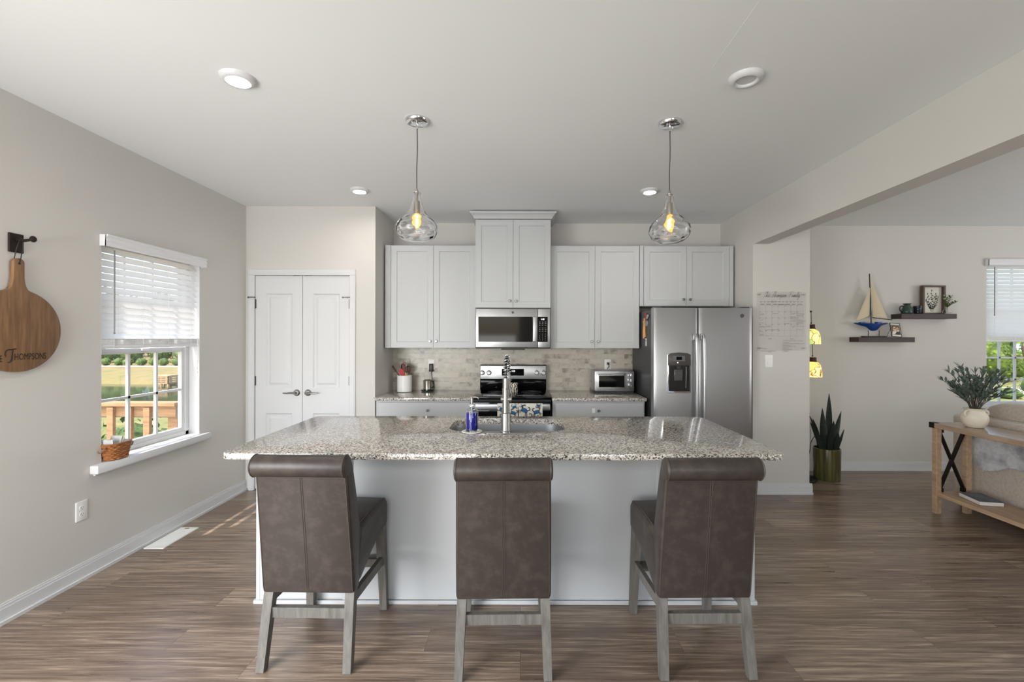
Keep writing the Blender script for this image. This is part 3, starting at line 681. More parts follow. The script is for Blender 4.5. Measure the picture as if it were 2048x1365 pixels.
m = MB(); m.box(RX0 + .004, RX1 - .004, RY0 - .012, RY0 + .02, .185, .858, .004, 2); dr = part('oven_door', m, BLACKG, rg, 'black glass oven door')
m = MB(); m.box(RX0 + .015, RX1 - .015, RY0 - .062, RY0 - .040, .787, .850, .010, 3)
for hx_ in (RX0 + .05, RX1 - .05): m.box(hx_ - .015, hx_ + .015, RY0 - .045, RY0 - .010, .806, .836, .004, 1)
part('handle', m, STEELH, dr, 'wide stainless oven handle')
m = MB(); m.box(RX0 + .004, RX1 - .004, RY0 - .008, RY0 + .02, .035, .178, .004, 2); part('drawer', m, STEELH, rg)

# crab-print towels over the handle
TOWB = M('crab_blue', (46, 112, 168), .9); TOWD = M('crab_outline', (40, 44, 52), .9); TOWW = M('towel_white', (226, 222, 212), .95, bump=(500, .3, .001)); TOWY = M('crab_buff', (222, 198, 150), .9)
def towel(label, x0, x1, drop, crabs):
    m = MB(); yF = RY0 - .067; zt = .853; g = []
    for i in range(9):
        x = x0 + (x1 - x0) * i / 8; wv = .002 * math.sin(i * 1.7)
        g.append([(x, RY0 - .034 + wv, zt - .09), (x, RY0 - .035, zt - .02), (x, RY0 - .040, zt - .001), (x, RY0 - .051, zt + .0015), (x, RY0 - .062, zt - .001), (x, yF - .0005, zt - .02), (x, yF - .001 + wv, zt - .06), (x, yF - .002 + wv * 2, zt - drop)])
    m.sheet(g)
    st = len(m.v)
    g2 = [[(p[0], p[1] + (.0025 if j > 4 else -.0025 if j < 2 else 0), p[2] - (.0025 if 2 <= j <= 4 else 0)) for j, p in enumerate(r_)] for r_ in g]; m.sheet(g2)
    yf = yF - .0045
    def blob(pts, mi, dy): m.mi = mi; m.add([(p[0], yf - dy, p[1]) for p in pts], [tuple(range(len(pts)))])
    def stroke(pts, r_, mi): m.mi = mi; m.tube(spline([(p[0], yf - .0006, p[1]) for p in pts], 4), r_, 5)
    for (cx_, cz_, s_, ro) in crabs:
        def T(px, pz): c_, n_ = math.cos(ro), math.sin(ro); return (cx_ + s_ * (px * c_ - pz * n_), cz_ + s_ * (px * n_ + pz * c_))
        blob([T(1.12 * math.cos(a) , .66 * math.sin(a)) for a in [2 * PI * i / 14 for i in range(14)]], 2, .0002)
        blob([T(math.cos(a) * 1.0, .52 * math.sin(a) + .1 * math.cos(3 * a)) for a in [2 * PI * i / 14 for i in range(14)]], 1, .0006)
        stroke([T(-.5, .05), T(0, -.1), T(.5, .05)], s_ * .05, 2)
        for sg in (-1, 1):
            stroke([T(sg * .8, .3), T(sg * 1.3, .9), T(sg * .9, 1.5), T(sg * .5, 1.4)], s_ * .14, 2); stroke([T(sg * .9, .35), T(sg * 1.32, .9), T(sg * .95, 1.42)], s_ * .09, 3)
            for k in range(3): stroke([T(sg * (.7 - .1 * k), -.3), T(sg * (1.3 - .2 * k), -.6 - .25 * k), T(sg * (1.5 - .3 * k), -1.1 - .2 * k)], s_ * .07, 2)
            stroke([T(sg * .2, .5), T(sg * .25, .75)], s_ * .06, 2)
    one('dish_towel', m, [TOWW, TOWB, TOWD, TOWY], label, 'dish towel', ((x0 + x1) / 2, RY0 - .05, zt - drop), group='crab print dish towels')
towel('white dish towel with blue crabs, hanging behind the faucet', -.222, -.028, .19, [(-.19, .80, .017, 1.2), (-.062, .822, .018, .3), (-.070, .765, .024, -.4), (-.12, .73, .022, .7), (-.185, .72, .02, -.6), (-.135, .795, .016, 2.2)])
towel('white dish towel with blue crabs, nearest the right end of the oven handle', -.020, .205, .20, [(.035, .790, .030, -.55), (.150, .775, .027, .25), (.165, .835, .016, 2.9), (.09, .715, .026, .6), (.01, .83, .012, 1.1), (.17, .71, .02, -.3)])
# candle
cx, cy = -.083, 4.76; m = MB(); m.lathe([(0, 0), (.050, 0), (.052, .003), (.052, .092), (.050, .096), (.047, .094), (.047, .08), (0, .08)], (cx, cy, .9085), 36)
cn = grp('candle_jar', 'black and cream zebra patterned candle jar on the cooktop', 'candle', (cx, cy, .9085)); 
zm = bpy.data.materials.new('zebra_print'); zm.use_nodes = True; _n = zm.node_tree.nodes; _l = zm.node_tree.links
_t = _n.new('ShaderNodeTexCoord'); _w = _n.new('ShaderNodeTexWave'); _w.inputs['Scale'].default_value = 15; _w.inputs['Distortion'].default_value = 8; _w.inputs['Detail'].default_value = 1.5; _w.inputs['Detail Scale'].default_value = 1.6; _l.new(_t.outputs['Object'], _w.inputs['Vector'])
_r = _n.new('ShaderNodeValToRGB'); _r.color_ramp.interpolation = 'CONSTANT'; _r.color_ramp.elements[0].color = rgb((30, 27, 25)); _r.color_ramp.elements[1].position = .5; _r.color_ramp.elements[1].color = rgb((226, 214, 192)); _l.new(_w.outputs['Fac'], _r.inputs[0]); _l.new(_r.outputs[0], _n['Principled BSDF'].inputs['Base Color'])
part('jar', m, zm, cn)
m = MB(); m.lathe([(0, .082), (.046, .082), (.046, .086), (0, .087)], (cx, cy, .9085), 24); part('wax', m, CREAM, cn)

# ------------------------------------------------------------------ microwave
mw = grp('microwave', 'stainless over-the-range microwave with a black door', 'microwave', (-.08, 4.75, 1.37))
X0, X1, Y0, Z0, Z1 = -.455, .294, 4.535, 1.368, 1.772
m = MB(); m.box(X0, X1, Y0 + .022, YB - .012, Z0, Z1); m.box(-.20, .04, Y0 + .06, Y0 + .26, Z0 - .012, Z0); part('body', m, BLACKP, mw)
m = MB(); m.box(X0 + .004, .166, Y0, Y0 + .021, Z0 + .012, Z1 - .006, .004, 2); dr = part('door', m, STEELH, mw, 'stainless door frame')
m = MB(); m.prism(rrect(-.156, 1.561, .540, .250, .006), Y0 - .004, Y0 + .001, 'Y'); part('window', m, BLACKG, dr, 'black glass window')
m = MB(); m.box(.116, .154, Y0 - .040, Y0 - .022, 1.436, 1.688, .008, 3)
for q in (1.455, 1.669): m.box(.122, .148, Y0 - .026, Y0 - .003, q - .012, q + .012)
part('handle', m, STEEL, dr)
m = MB(); m.box(.169, X1 - .003, Y0, Y0 + .021, Z0 + .012, Z1 - .006, .004, 2); cpn = part('control_panel', m, STEELH, mw)
m = MB(); m.prism(rrect(.2145, 1.561, .103, .250, .005), Y0 - .004, Y0 + .001, 'Y'); part('keypad', m, BLACKG, cpn)
m = MB(); m.text('1:18', .022, XZ(.2145, Y0 - .0045, 1.662), .9); part('clock_digits', m, MATS['white_digits'], cpn)
m = MB()
for j, z in enumerate((1.636, 1.622, 1.603, 1.575, 1.560, 1.543)):
    for i in range(3): m.box(.186 + i * .029 - .007, .186 + i * .029 + .007, Y0 - .0048, Y0 - .004, z - .0016, z + .0016)
for j, t in enumerate(('123', '456', '789')):
    for i in range(3): m.text(t[i], .013, XZ(.186 + i * .029, Y0 - .0046, 1.515 - j * .020))
m.text('0', .013, XZ(.215, Y0 - .0046, 1.455)); m.text('STOP', .006, XZ(.186, Y0 - .0046, 1.455)); m.text('START', .006, XZ(.243, Y0 - .0046, 1.455))
part('key_lettering', m, M('light_print', (170, 168, 164), .6), cpn)
def badge(par, x, y, z, r_):
    m = MB(); m.lathe([(0, -.003), (r_, -.003), (r_, 0)], (x, y, z), 28, 'Y'); part('badge', m, DKGREY, par, 'round dark maker badge')
    m = MB(); m.tube([(x + .88 * r_ * math.cos(2 * PI * i / 28), y - .0035, z + .88 * r_ * math.sin(2 * PI * i / 28)) for i in range(28)], r_ * .05, 5, closed=True)
    for sx in (-1, 1):                                           # looping script monogram
        pts = [(.45, .42), (.2, .55), (.02, .2), (.12, -.1), (.4, .05), (.42, -.35), (.1, -.5), (.02, -.25)]
        m.tube(spline([(x + (p[0] * sx * (1 if sx < 0 else .9)) * r_, y - .0035, z + p[1] * r_) for p in pts], 4), r_ * .05, 5)
    for i in range(4):
        a = PI / 4 + i * PI / 2; m.tube(spline([(x + .8 * r_ * math.cos(a - .4), y - .0035, z + .8 * r_ * math.sin(a - .4)), (x + .66 * r_ * math.cos(a), y - .0035, z + .66 * r_ * math.sin(a)), (x + .8 * r_ * math.cos(a + .4), y - .0035, z + .8 * r_ * math.sin(a + .4))], 4), r_ * .04, 4)
    part('emblem', m, M('badge_silver', (128, 128, 128), .4, .6), par)
badge(dr, -.082, Y0, 1.729, .012)

# ------------------------------------------------------------------ refrigerator
fr = grp('refrigerator', 'stainless side-by-side refrigerator with an ice dispenser', 'refrigerator', (1.676, 4.6, 0))
X0, X1, Y0 = 1.218, 2.134, 4.19; ZT = 1.757; XS = 1.632
m = MB(); m.box(X0 + .008, X1 - .006, Y0 + .075, YB - .03, .02, ZT - .015); m.box(X0 + .02, X0 + .09, Y0 + .02, Y0 + .12, ZT - .015, ZT + .012, .004, 1); m.box(X1 - .09, X1 - .02, Y0 + .02, Y0 + .12, ZT - .015, ZT + .012, .004, 1); m.box(X0 + .05, X1 - .05, Y0 + .09, YB - .1, 0, .02); part('body', m, DKGREY, fr, 'dark grey enamel sides')
def fdoor(x0, x1):
    m = MB(); n = 12; xs = [x0 + (x1 - x0) * i / n for i in range(n + 1)]
    pts = [(x0, Y0 + .068)] + [(x0, Y0 + .016), (x0 + .004, Y0 + .007), (x0 + .014, Y0 + .001)] + [(x, Y0 - .003 * math.sin(PI * (x - x0) / (x1 - x0))) for x in xs[1:-1]] + [(x1 - .014, Y0 + .001), (x1 - .004, Y0 + .007), (x1, Y0 + .016), (x1, Y0 + .068)]
    m.prism(pts, .06, ZT, 'Z', .003, 2); return m
ld = part('freezer_door', fdoor(X0, XS - .002), STEEL, fr); rd = part('fridge_door', fdoor(XS + .002, X1), STEEL, fr)
for par, hx in ((ld, 1.597), (rd, 1.664)):
    m = MB(); pts = [(hx, Y0 - .004, 1.49), (hx, Y0 - .03, 1.492), (hx, Y0 - .052, 1.47), (hx, Y0 - .066, 1.2), (hx, Y0 - .068, .95), (hx, Y0 - .064, .70), (hx, Y0 - .052, .47), (hx, Y0 - .03, .45), (hx, Y0 - .004, .452)]
    vs = []; sp = spline(pts, 5); k = len(sp)
    m.tube(sp, .0155, 12)
    for q in (1.488, .454): m.box(hx - .02, hx + .02, Y0 - .028, Y0 - .004, q - .03, q + .03, .006, 2)
    part('handle', m, STEEL, par)
# dispenser recess
dx0, dx1, dz0, dz1 = 1.345, 1.562, .972, 1.335
m = MB(); m.prism(rrect((dx0 + dx1) / 2, (dz0 + dz1) / 2, dx1 - dx0, dz1 - dz0, .014), Y0 - .010, Y0 - .002, 'Y', .002, 2); part('ice_dispenser', m, CHROME, ld, 'chrome rimmed ice and water dispenser')
m = MB(); m.box(dx0 + .012, dx1 - .012, Y0 - .0125, Y0 - .009, dz0 + .018, 1.225); part('recess', m, M('dispenser_dark', (30, 27, 26), .25), ld)
m = MB(); m.prism([(dx0 + .004, 1.225), (dx1 - .004, 1.225), (dx1 - .004, 1.322), (dx1 - .03, 1.338), ((dx0 + dx1) / 2, 1.345), (dx0 + .03, 1.338), (dx0 + .004, 1.322)], Y0 - .018, Y0 - .010, 'Y', .002, 2); part('dispenser_panel', m, M('dispenser_panel', (72, 68, 66), .3), ld)
m = MB(); m.box(1.392, 1.505, Y0 - .0195, Y0 - .0178, 1.266, 1.315); part('display_surround', m, M('dispenser_lcd', (96, 98, 102), .3), ld)
m = MB(); m.box(1.424, 1.476, Y0 - .0205, Y0 - .019, 1.276, 1.306); part('display', m, BLACKG, ld)
m = MB(); m.ball((1.437, Y0 - .019, 1.252), .004); part('indicator_light', m, M('white_indicator', (255, 255, 255), .5, emit=3), ld)
m = MB(); m.cyl((1.445, Y0 - .022, 1.225), (1.445, Y0 - .022, 1.195), .026, .020, 18); part('ice_chute', m, DKGREY, ld)
m = MB(); m.box(1.404, 1.482, Y0 - .020, Y0 - .0125, 1.085, 1.19, .006, 2); m.mi = 0; m.box(1.414, 1.472, Y0 - .0215, Y0 - .019, 1.095, 1.175, .003, 1); part('paddle', m, M('paddle_grey', (78, 76, 76), .2), ld)
m = MB(); m.tube([(1.515, Y0 - .018, 1.215), (1.515, Y0 - .020, 1.15), (1.512, Y0 - .018, 1.02)], .006, 8); part('water_tube', m, MATS['paddle_grey'], ld)
m = MB(); m.box(dx0 + .02, dx1 - .02, Y0 - .028, Y0 - .012, dz0 + .018, dz0 + .03, .003, 1); part('drip_tray', m, BLACKP, ld)
badge(rd, 2.034, Y0 - .004, 1.685, .017)
# magnets on the side panel
XM = X0 + .0075
def magnet(name, label, cat, fn, mats, loc):
    m = MB(); fn(m); one(name, m, mats, label, cat, loc, group='magnets on the refrigerator side')
OR = M('orange_wood', (222, 164, 96), .6); RB = M('buff_ribbon', (206, 170, 140), .8); RED = M('dull_red', (150, 62, 56), .6); SIL = M('silver_charm', (190, 194, 196), .3, .8); BLUEG = M('blue_grey_charm', (120, 136, 150), .4)
def star(m, y, z, r1, r2, t):
    pts = [((r1 if i % 2 == 0 else r2) * math.cos(PI / 2 + i * PI / 5), (r1 if i % 2 == 0 else r2) * math.sin(PI / 2 + i * PI / 5)) for i in range(10)]
    m.prism([(y + p[0], z + p[1]) for p in pts], XM - t, XM, 'X')
magnet('starfish_magnet', 'orange star magnet with buff ribbon tails on the refrigerator side', 'magnet', lambda m: (star(m, 4.50, 1.63, .045, .020, .012), m.tube(spline([(XM - .006, 4.50, 1.60), (XM - .008, 4.505, 1.55), (XM - .006, 4.512, 1.475)]), [.012] * 13, 8), m.tube(spline([(XM - .006, 4.49, 1.60), (XM - .008, 4.485, 1.55), (XM - .006, 4.478, 1.49)]), [.010] * 13, 8)), OR, (XM, 4.5, 1.6))
magnet('charm_magnet', 'round blue-grey charm magnet beside the orange star magnet', 'magnet', lambda m: m.lathe([(0, -.010), (.026, -.008), (.03, 0)], (XM, 4.42, 1.622), 20, 'X'), BLUEG, (XM, 4.42, 1.622))
magnet('figure_magnet', 'small dull red magnet, topmost of those on the refrigerator side', 'magnet', lambda m: (m.ball((XM - .008, 4.44, 1.70), .009, .026, .024), m.ball((XM - .008, 4.43, 1.666), .008, .02, .018)), RED, (XM, 4.44, 1.69))
magnet('shell_magnet', 'silvery shell magnet on the refrigerator side nearest the front door edge', 'magnet', lambda m: (m.ball((XM - .008, 4.37, 1.69), .009, .022, .016), m.ball((XM - .008, 4.39, 1.672), .009, .018, .014)), SIL, (XM, 4.37, 1.69))
m = MB(); m.box(XM - .004, XM, 4.43, 4.475, 1.40, 1.475, .001, 1); mt = one('tag_magnet', m, M('paper_tag', (206, 204, 192), .7), 'white tag magnet hanging lowest on the refrigerator side', 'magnet', (XM, 4.45, 1.4), group='magnets on the refrigerator side')
m = MB(); m.box(XM - .0048, XM - .004, 4.438, 4.466, 1.446, 1.458); part('print', m, M('grey_print2', (120, 118, 112), .7), mt)
# ================================================================== things on the rear counter
ZC = .9005
cx, cy = -1.243, 4.86
m = MB(); m.lathe([(0, 0), (.072, 0), (.077, .004), (.078, .165), (.080, .170), (.078, .175), (.073, .174), (.071, .166), (.070, .012), (0, .012)], (cx, cy, ZC), 40)
one('utensil_crock', m, CERW, 'white cylindrical crock full of cooking utensils', 'crock', (cx, cy, ZC))
UR = M('red_silicone', (190, 34, 40), .45); UW = M('wooden_spoon', (190, 146, 96), .6); UB = M('dark_utensil_wood', (76, 56, 46), .6); UK = M('black_utensil', (28, 26, 26), .4); UY = M('yellow_utensil', (214, 176, 96), .5); UGR = M('green_utensil', (40, 104, 66), .5)
def utensil(name, label, a, lean, L_, head, mats, handle_r=.006):
    """a: angle in the crock mouth, lean: tilt outward"""
    root = grp(name, label, 'utensil', (cx, cy, ZC + .014), group='utensils in the white crock')
    d = Vector((math.sin(a) * math.sin(lean), -math.cos(a) * math.sin(lean), math.cos(lean)))
    p0 = Vector((cx, cy, ZC + .016)) - Vector((math.sin(a), -math.cos(a), 0)) * (.05 if lean > .3 else .025); p1 = p0 + d * L_
    m = MB(); m.tube([p0, p0 + d * L_ * .5, p1], [handle_r, handle_r * .9, handle_r * .8], 8); part('handle', m, mats[0], root)
    m = MB(); head(m, p1, d, Vector((1, 0, 0)) - d * d.x); part('head', m, mats[1], root)
def h_spat(w, l, t=.006): return lambda m, p, d, s: m.beam(p - d * .005, p + d * l, w * .8, t, up=(0, -1, 0), w1=w, t1=t * .6)
def h_spoon(w, l): return lambda m, p, d, s: m.ball(p + d * l * .45, w, .010, l * .55)
def h_whisk(m, p, d, s):
    n = d.cross(s).normalized(); s = s.normalized()
    for k in range(5):
        q = s * math.cos(PI * k / 5) + n * math.sin(PI * k / 5)
        m.tube(spline([p, p + d * .03 + q * .018, p + d * .06 + q * .022, p + d * .085, p + d * .06 - q * .022, p + d * .03 - q * .018, p], 4), .0016, 5)
def h_ring(m, p, d, s): m.tube([p + d * .025 + (s * math.cos(2 * PI * i / 20) * .016 + d * math.sin(2 * PI * i / 20) * .026) for i in range(20)], .004, 6, closed=True)
utensil('turner', 'dark wooden turner leaning furthest left out of the white crock', -PI / 2 + .1, .60, .245, h_spat(.022, .07), (UB, UB))
utensil('spatula', 'red spatula leaning left in the white crock', -1.25, .40, .155, h_spat(.048, .085, .010), (UR, UR), .008)
utensil('whisk', 'metal wire whisk standing upright in the white crock', -.3, .10, .20, h_whisk, (CHROME, CHROME))
utensil('ladle', 'black slotted ladle behind the whisk in the white crock', -2.4, .22, .22, h_spoon(.026, .07), (UK, UK))
utensil('kitchen_shears', 'red handled tool tallest at the back of the white crock', -2.7, .16, .25, h_ring, (UR, UR))
utensil('wooden_spatula', 'short buff spatula at the front of the white crock', -.15, .16, .12, h_spat(.046, .075, .012), (UY, UY))
utensil('green_spoon', 'green handled spoon at the front of the white crock', .25, .18, .13, h_spat(.016, .07), (UGR, UGR))
utensil('red_scraper', 'red scraper in the middle right of the white crock', .7, .14, .165, h_spat(.030, .075, .010), (UR, UR))
utensil('serving_spoon', 'dark brown serving spoon on the right of the white crock', 1.4, .20, .19, h_spoon(.022, .07), (UB, UB))
utensil('pasta_server', 'black pasta server behind the spoons at the right of the crock', 2.2, .26, .19, h_spoon(.026, .075), (UK, UK))
utensil('wooden_spoon', 'brown wooden spoon leaning furthest right out of the crock', 1.75, .30, .20, h_spoon(.022, .06), (UW, UB))
# mug on its warmer
mx_, my_ = -1.012, 4.93
m = MB(); m.lathe([(0, 0), (.062, 0), (.068, .004), (.068, .010), (.05, .014), (0, .014)], (mx_, my_, ZC), 36); wm = grp('mug_warmer', 'black round mug warmer under the steel mug', 'mug warmer', (mx_, my_, ZC)); part('plate', m, BLACKP, wm)
m = MB(); m.ball((mx_ + .005, my_ - .063, ZC + .010), .004); part('indicator_light', m, M('green_led', (60, 220, 120), .4, emit=1.2), wm)
m = MB(); m.tube(spline([(mx_ + .055, my_ + .03, ZC + .008), (mx_ + .06, YB - .028, ZC + .03), (mx_ + .035, YB - .03, ZC + .13), (mx_ + .027, YB - .033, 1.115)]), .003, 6); part('power_cord', m, BLACKP, wm)
m = MB(); m.box(mx_ + .005, mx_ + .048, YB - .052, YB - .016, 1.105, 1.19, .004, 2); part('power_adapter', m, BLACKP, wm, 'black adapter plugged into the wall')
mg = grp('mug', 'polished steel mug with a black handle on its warmer', 'mug', (mx_, my_, ZC + .0145))
m = MB(); m.lathe([(0, 0), (.038, 0), (.042, .004), (.043, .095), (.045, .102), (.043, .104), (.040, .10), (.039, .01), (0, .008)], (mx_, my_, ZC + .0145), 36); part('cup', m, M('mug_steel', (206, 200, 192), .14, 1.0), mg)
m = MB(); m.tube(spline([(mx_ + .041, my_, ZC + .105), (mx_ + .062, my_, ZC + .104), (mx_ + .070, my_, ZC + .075), (mx_ + .066, my_, ZC + .045), (mx_ + .043, my_, ZC + .034)]), .006, 10); part('handle', m, BLACKP, mg)

def outlet(label, x, z, y, nx='Y', kind='outlet', scale=1.0, rot=0):
    root = grp('wall_outlet' if kind == 'outlet' else 'light_switch', label, 'outlet' if kind == 'outlet' else 'light switch', (x, y, z), rot, group='white outlet covers' if kind == 'outlet' else None, local=True)
    m = MB(); m.prism(rrect(0, 0, .072 * scale, .117 * scale, .004), -.006, 0, 'Y', .002, 2); part('cover_plate', m, PLASTW, root)
    if kind == 'outlet':
        m = MB()
        for q in (.0195, -.0195): m.prism(rrect(0, q, .032, .028, .012), -.0075, -.005, 'Y')
        rc = part('receptacle', m, PLASTW, root)
        m = MB()
        for q in (.0195, -.0195):
            for a in (-.007, .007): m.box(a - .001, a + .001, -.0080, -.0074, q - .002, q + .006)
            m.lathe([(0, -.0080), (.0025, -.0080)], (0, 0, q - .009), 8, 'Y')
        part('slots', m, DKGREY, rc)
    else:
        m = MB(); m.prism(rrect(0, 0, .034, .066, .002), -.0075, -.005, 'Y'); m.box(-.015, .015, -.0105, -.007, -.030, .001, .001, 1); part('rocker', m, PLASTW, root)
    return root
outlet('white outlet on the backsplash above the mug, with the black adapter', -.985, 1.183, YB - .0105)
outlet('white outlet on the backsplash above the toaster oven', .957, 1.185, YB - .0105)
outlet('white outlet low on the left wall under the window', XL, .42, 2.754, rot=R(90)).location = (XL, 2.754, .42)
outlet('white switch on the wall beside the refrigerator, under the acrylic calendar', 2.352, 1.262, YP, kind='switch')
outlet('white outlet on the living room wall behind the snake plant', 3.285, .405, YF)
# toaster oven
X0, X1, Y0, Y1 = .765, 1.182, 4.735, 4.985; Z0 = ZC
to = grp('toaster_oven', 'stainless toaster oven with three knobs on the counter', 'toaster oven', ((X0 + X1) / 2, (Y0 + Y1) / 2, Z0))
m = MB(); m.box(X0, X1, Y0 + .01, Y1, Z0 + .018, Z0 + .236, .012, 3); part('body', m, STEEL, to)
for a in (X0 + .04, X1 - .04):
    for b in (Y0 + .04, Y1 - .04): m = MB(); m.cyl((a, b, Z0), (a, b, Z0 + .02), .014, n=14); part('foot', m, BLACKP, to)
m = MB(); m.box(X0 + .012, X1 - .006, Y0 + .02, Y0 + .06, Z0 + .002, Z0 + .02); part('crumb_tray', m, BLACKP, to)
m = MB(); m.box(X0 + .008, X1 - .004, Y0, Y0 + .012, Z0 + .024, Z0 + .230, .004, 2); part('face', m, STEELH, to)
m = MB(); m.box(X0 + .022, X1 - .088, Y0 - .012, Y0 + .001, Z0 + .042, Z0 + .215, .004, 2); dr = part('door', m, STEELH, to)
m = MB(); m.box(X0 + .044, X1 - .108, Y0 - .0145, Y0 - .011, Z0 + .066, Z0 + .186, .001, 1); part('window', m, BLACKG, dr)
m = MB()
m.tube(spline([(X0 + .04, Y0 - .012, Z0 + .196), (X0 + .045, Y0 - .038, Z0 + .20), (X0 + .09, Y0 - .042, Z0 + .201), (X1 - .15, Y0 - .042, Z0 + .201), (X1 - .11, Y0 - .038, Z0 + .20), (X1 - .104, Y0 - .012, Z0 + .196)]), .007, 10); part('handle', m, CHROME, dr)
for q in (.195, .138, .083):
    m = MB(); m.lathe([(0, -.026), (.014, -.026), (.017, -.022), (.018, -.004), (.021, 0), (0, 0)], (X1 - .044, Y0, Z0 + q), 22, 'Y'); m.box(X1 - .0465, X1 - .0415, Y0 - .030, Y0 - .024, Z0 + q - .013, Z0 + q + .013); part('knob', m, CHROME, to)
m = MB(); m.lathe([(0, -.002), (.004, -.002), (.004, 0)], (X1 - .044, Y0, Z0 + .047), 10, 'Y'); part('indicator_light', m, M('amber_led', (120, 50, 30), .4), to)
m = MB(); m.box(.945, .968, YB - .045, YB - .017, 1.185, 1.210, .004, 2); m.tube(spline([(.957, YB - .04, 1.19), (.962, YB - .05, 1.165), (.945, YB - .045, 1.14), (.95, YB - .04, 1.1)]), .0035, 6); part('power_cord', m, BLACKP, to, 'black plug and cord')

# ================================================================== bar stools
def make_stool(label, x, y, rz):
    root = grp('bar_stool', label, 'bar stool', (x, y, 0), rz, group='leather bar stools at the island', local=True)
    # seat with apron sweeping down towards the back
    top = [(-.13, .600), (-.02, .612), (.10, .618), (.20, .614), (.232, .604), (.250, .582), (.254, .555), (.250, .480), (.238, .458), (.215, .452)]
    under = [(.17, .448), (.12, .440), (.06, .424), (.0, .402), (-.06, .372), (-.12, .345), (-.17, .335)]
    m = MB(); poly = [tuple(p) for p in top + under + [(-.18, .45), (-.15, .55)]]
    m.prism(poly, -.218, .218, 'X', .028, 4)
    for i, v in enumerate(m.v): k = .955 + .045 * min(1, max(0, (v[1] + .18) / .35)); m.v[i] = (v[0] * k, v[1], v[2])
    seat = part('seat', m, LEATH, root, smooth=50)
    m = MB()
    for sx in (-1, 1): m.tube(spline([(sx * .193, -.12, .604), (sx * .198, 0, .6125), (sx * .202, .12, .617), (sx * .203, .20, .612), (sx * .204, .236, .598)], 5), .0024, 6)
    m.tube(spline([(-.204, .236, .598), (-.1, .241, .6), (.1, .241, .6), (.204, .236, .598)], 5), .0024, 6)
    part('piping', m, LEATHP, seat)
    # back: leaning cushion with a rolled top
    bk = [(-.150, .330), (-.205, .330), (-.212, .36), (-.225, .48), (-.243, .62), (-.262, .76), (-.276, .868)]
    ft = [(-.215, .935), (-.196, .88), (-.172, .80), (-.148, .70), (-.128, .62), (-.118, .56), (-.12, .45), (-.135, .36)]
    m = MB(); m.prism([(a, b) for a, b in bk + [(-.284, .90), (-.26, .945)] + ft], -.208, .208, 'X', .014, 3)
    for i, v in enumerate(m.v): k = 1 - .035 * max(0, (v[2] - .45) / .5); m.v[i] = (v[0] * k, v[1], v[2])
    back = part('backrest', m, LEATH, root, smooth=50)
    m = MB(); c = (-.278, .918); rr_ = .0475
    roll = [(c[0] + rr_ * math.cos(R(a)), c[1] + rr_ * math.sin(R(a))) for a in range(-100, 260, 12)]
    m.prism(roll, -.206, .206, 'X', .010, 3); part('roll', m, LEATH, back, smooth=50)
    m = MB()
    for sx in (-1, 1): m.tube([(sx * .197, c[0] + rr_ * 1.0 * math.cos(R(a)), c[1] + rr_ * 1.0 * math.sin(R(a))) for a in range(-90, 270, 12)], .0026, 6, closed=True)
    for sx in (-1, 1): m.tube([(sx * .200, -.2045, .336), (sx * .200, -.211, .36), (sx * .1995, -.224, .48), (sx * .1965, -.242, .62), (sx * .194, -.261, .76), (sx * .192, -.275, .868)], .0022, 6)
    m.tube([(-.188, -.277, .868), (.188, -.277, .868)], .0022, 6)
    part('piping', m, LEATHP, back)
    m = MB()
    for q in (-.004, .004): m.tube([(q, -.2056, .336), (q, -.2126, .36), (q, -.2256, .48), (q, -.2436, .62), (q, -.2626, .76), (q, -.2766, .868)], .0013, 5)
    part('seam', m, LEATHP, back)
    for sx in (-1, 1):
        m = MB(); m.beam((sx * .182, -.170, .36), (sx * .184, -.186, .29), .042, .042, (0, 1, 0), .041, .041); m.beam((sx * .184, -.1858, .292), (sx * .192, -.238, 0), .041, .041, (0, 1, 0), .036, .036); part('leg', m, GREYW, root)
        m = MB(); m.beam((sx * .188, .212, .47), (sx * .200, .240, 0), .046, .046, (0, 1, 0), .037, .037); part('leg', m, GREYW, root)
        m = MB(); m.beam((sx * .187, -.188, .292), (sx * .193, .222, .272), .022, .044); part('stretcher', m, GREYW, root)
    m = MB(); m.beam((-.172, -.193, .238), (.172, -.193, .238), .024, .046); part('stretcher', m, GREYW, root)
    m = MB(); m.beam((-.18, .226, .255), (.18, .226, .255), .022, .044); part('stretcher', m, GREYW, root)
    return root
st = make_stool('leather bar stool nearest the left window wall, seat turned toward the island', -.945, 2.242, R(-1.0))
dup(st, (-.078, 2.196, 0), 'middle leather bar stool, directly before the faucet', R(1.2))
dup(st, (.808, 2.208, 0), 'leather bar stool nearest the living room', R(1.0))

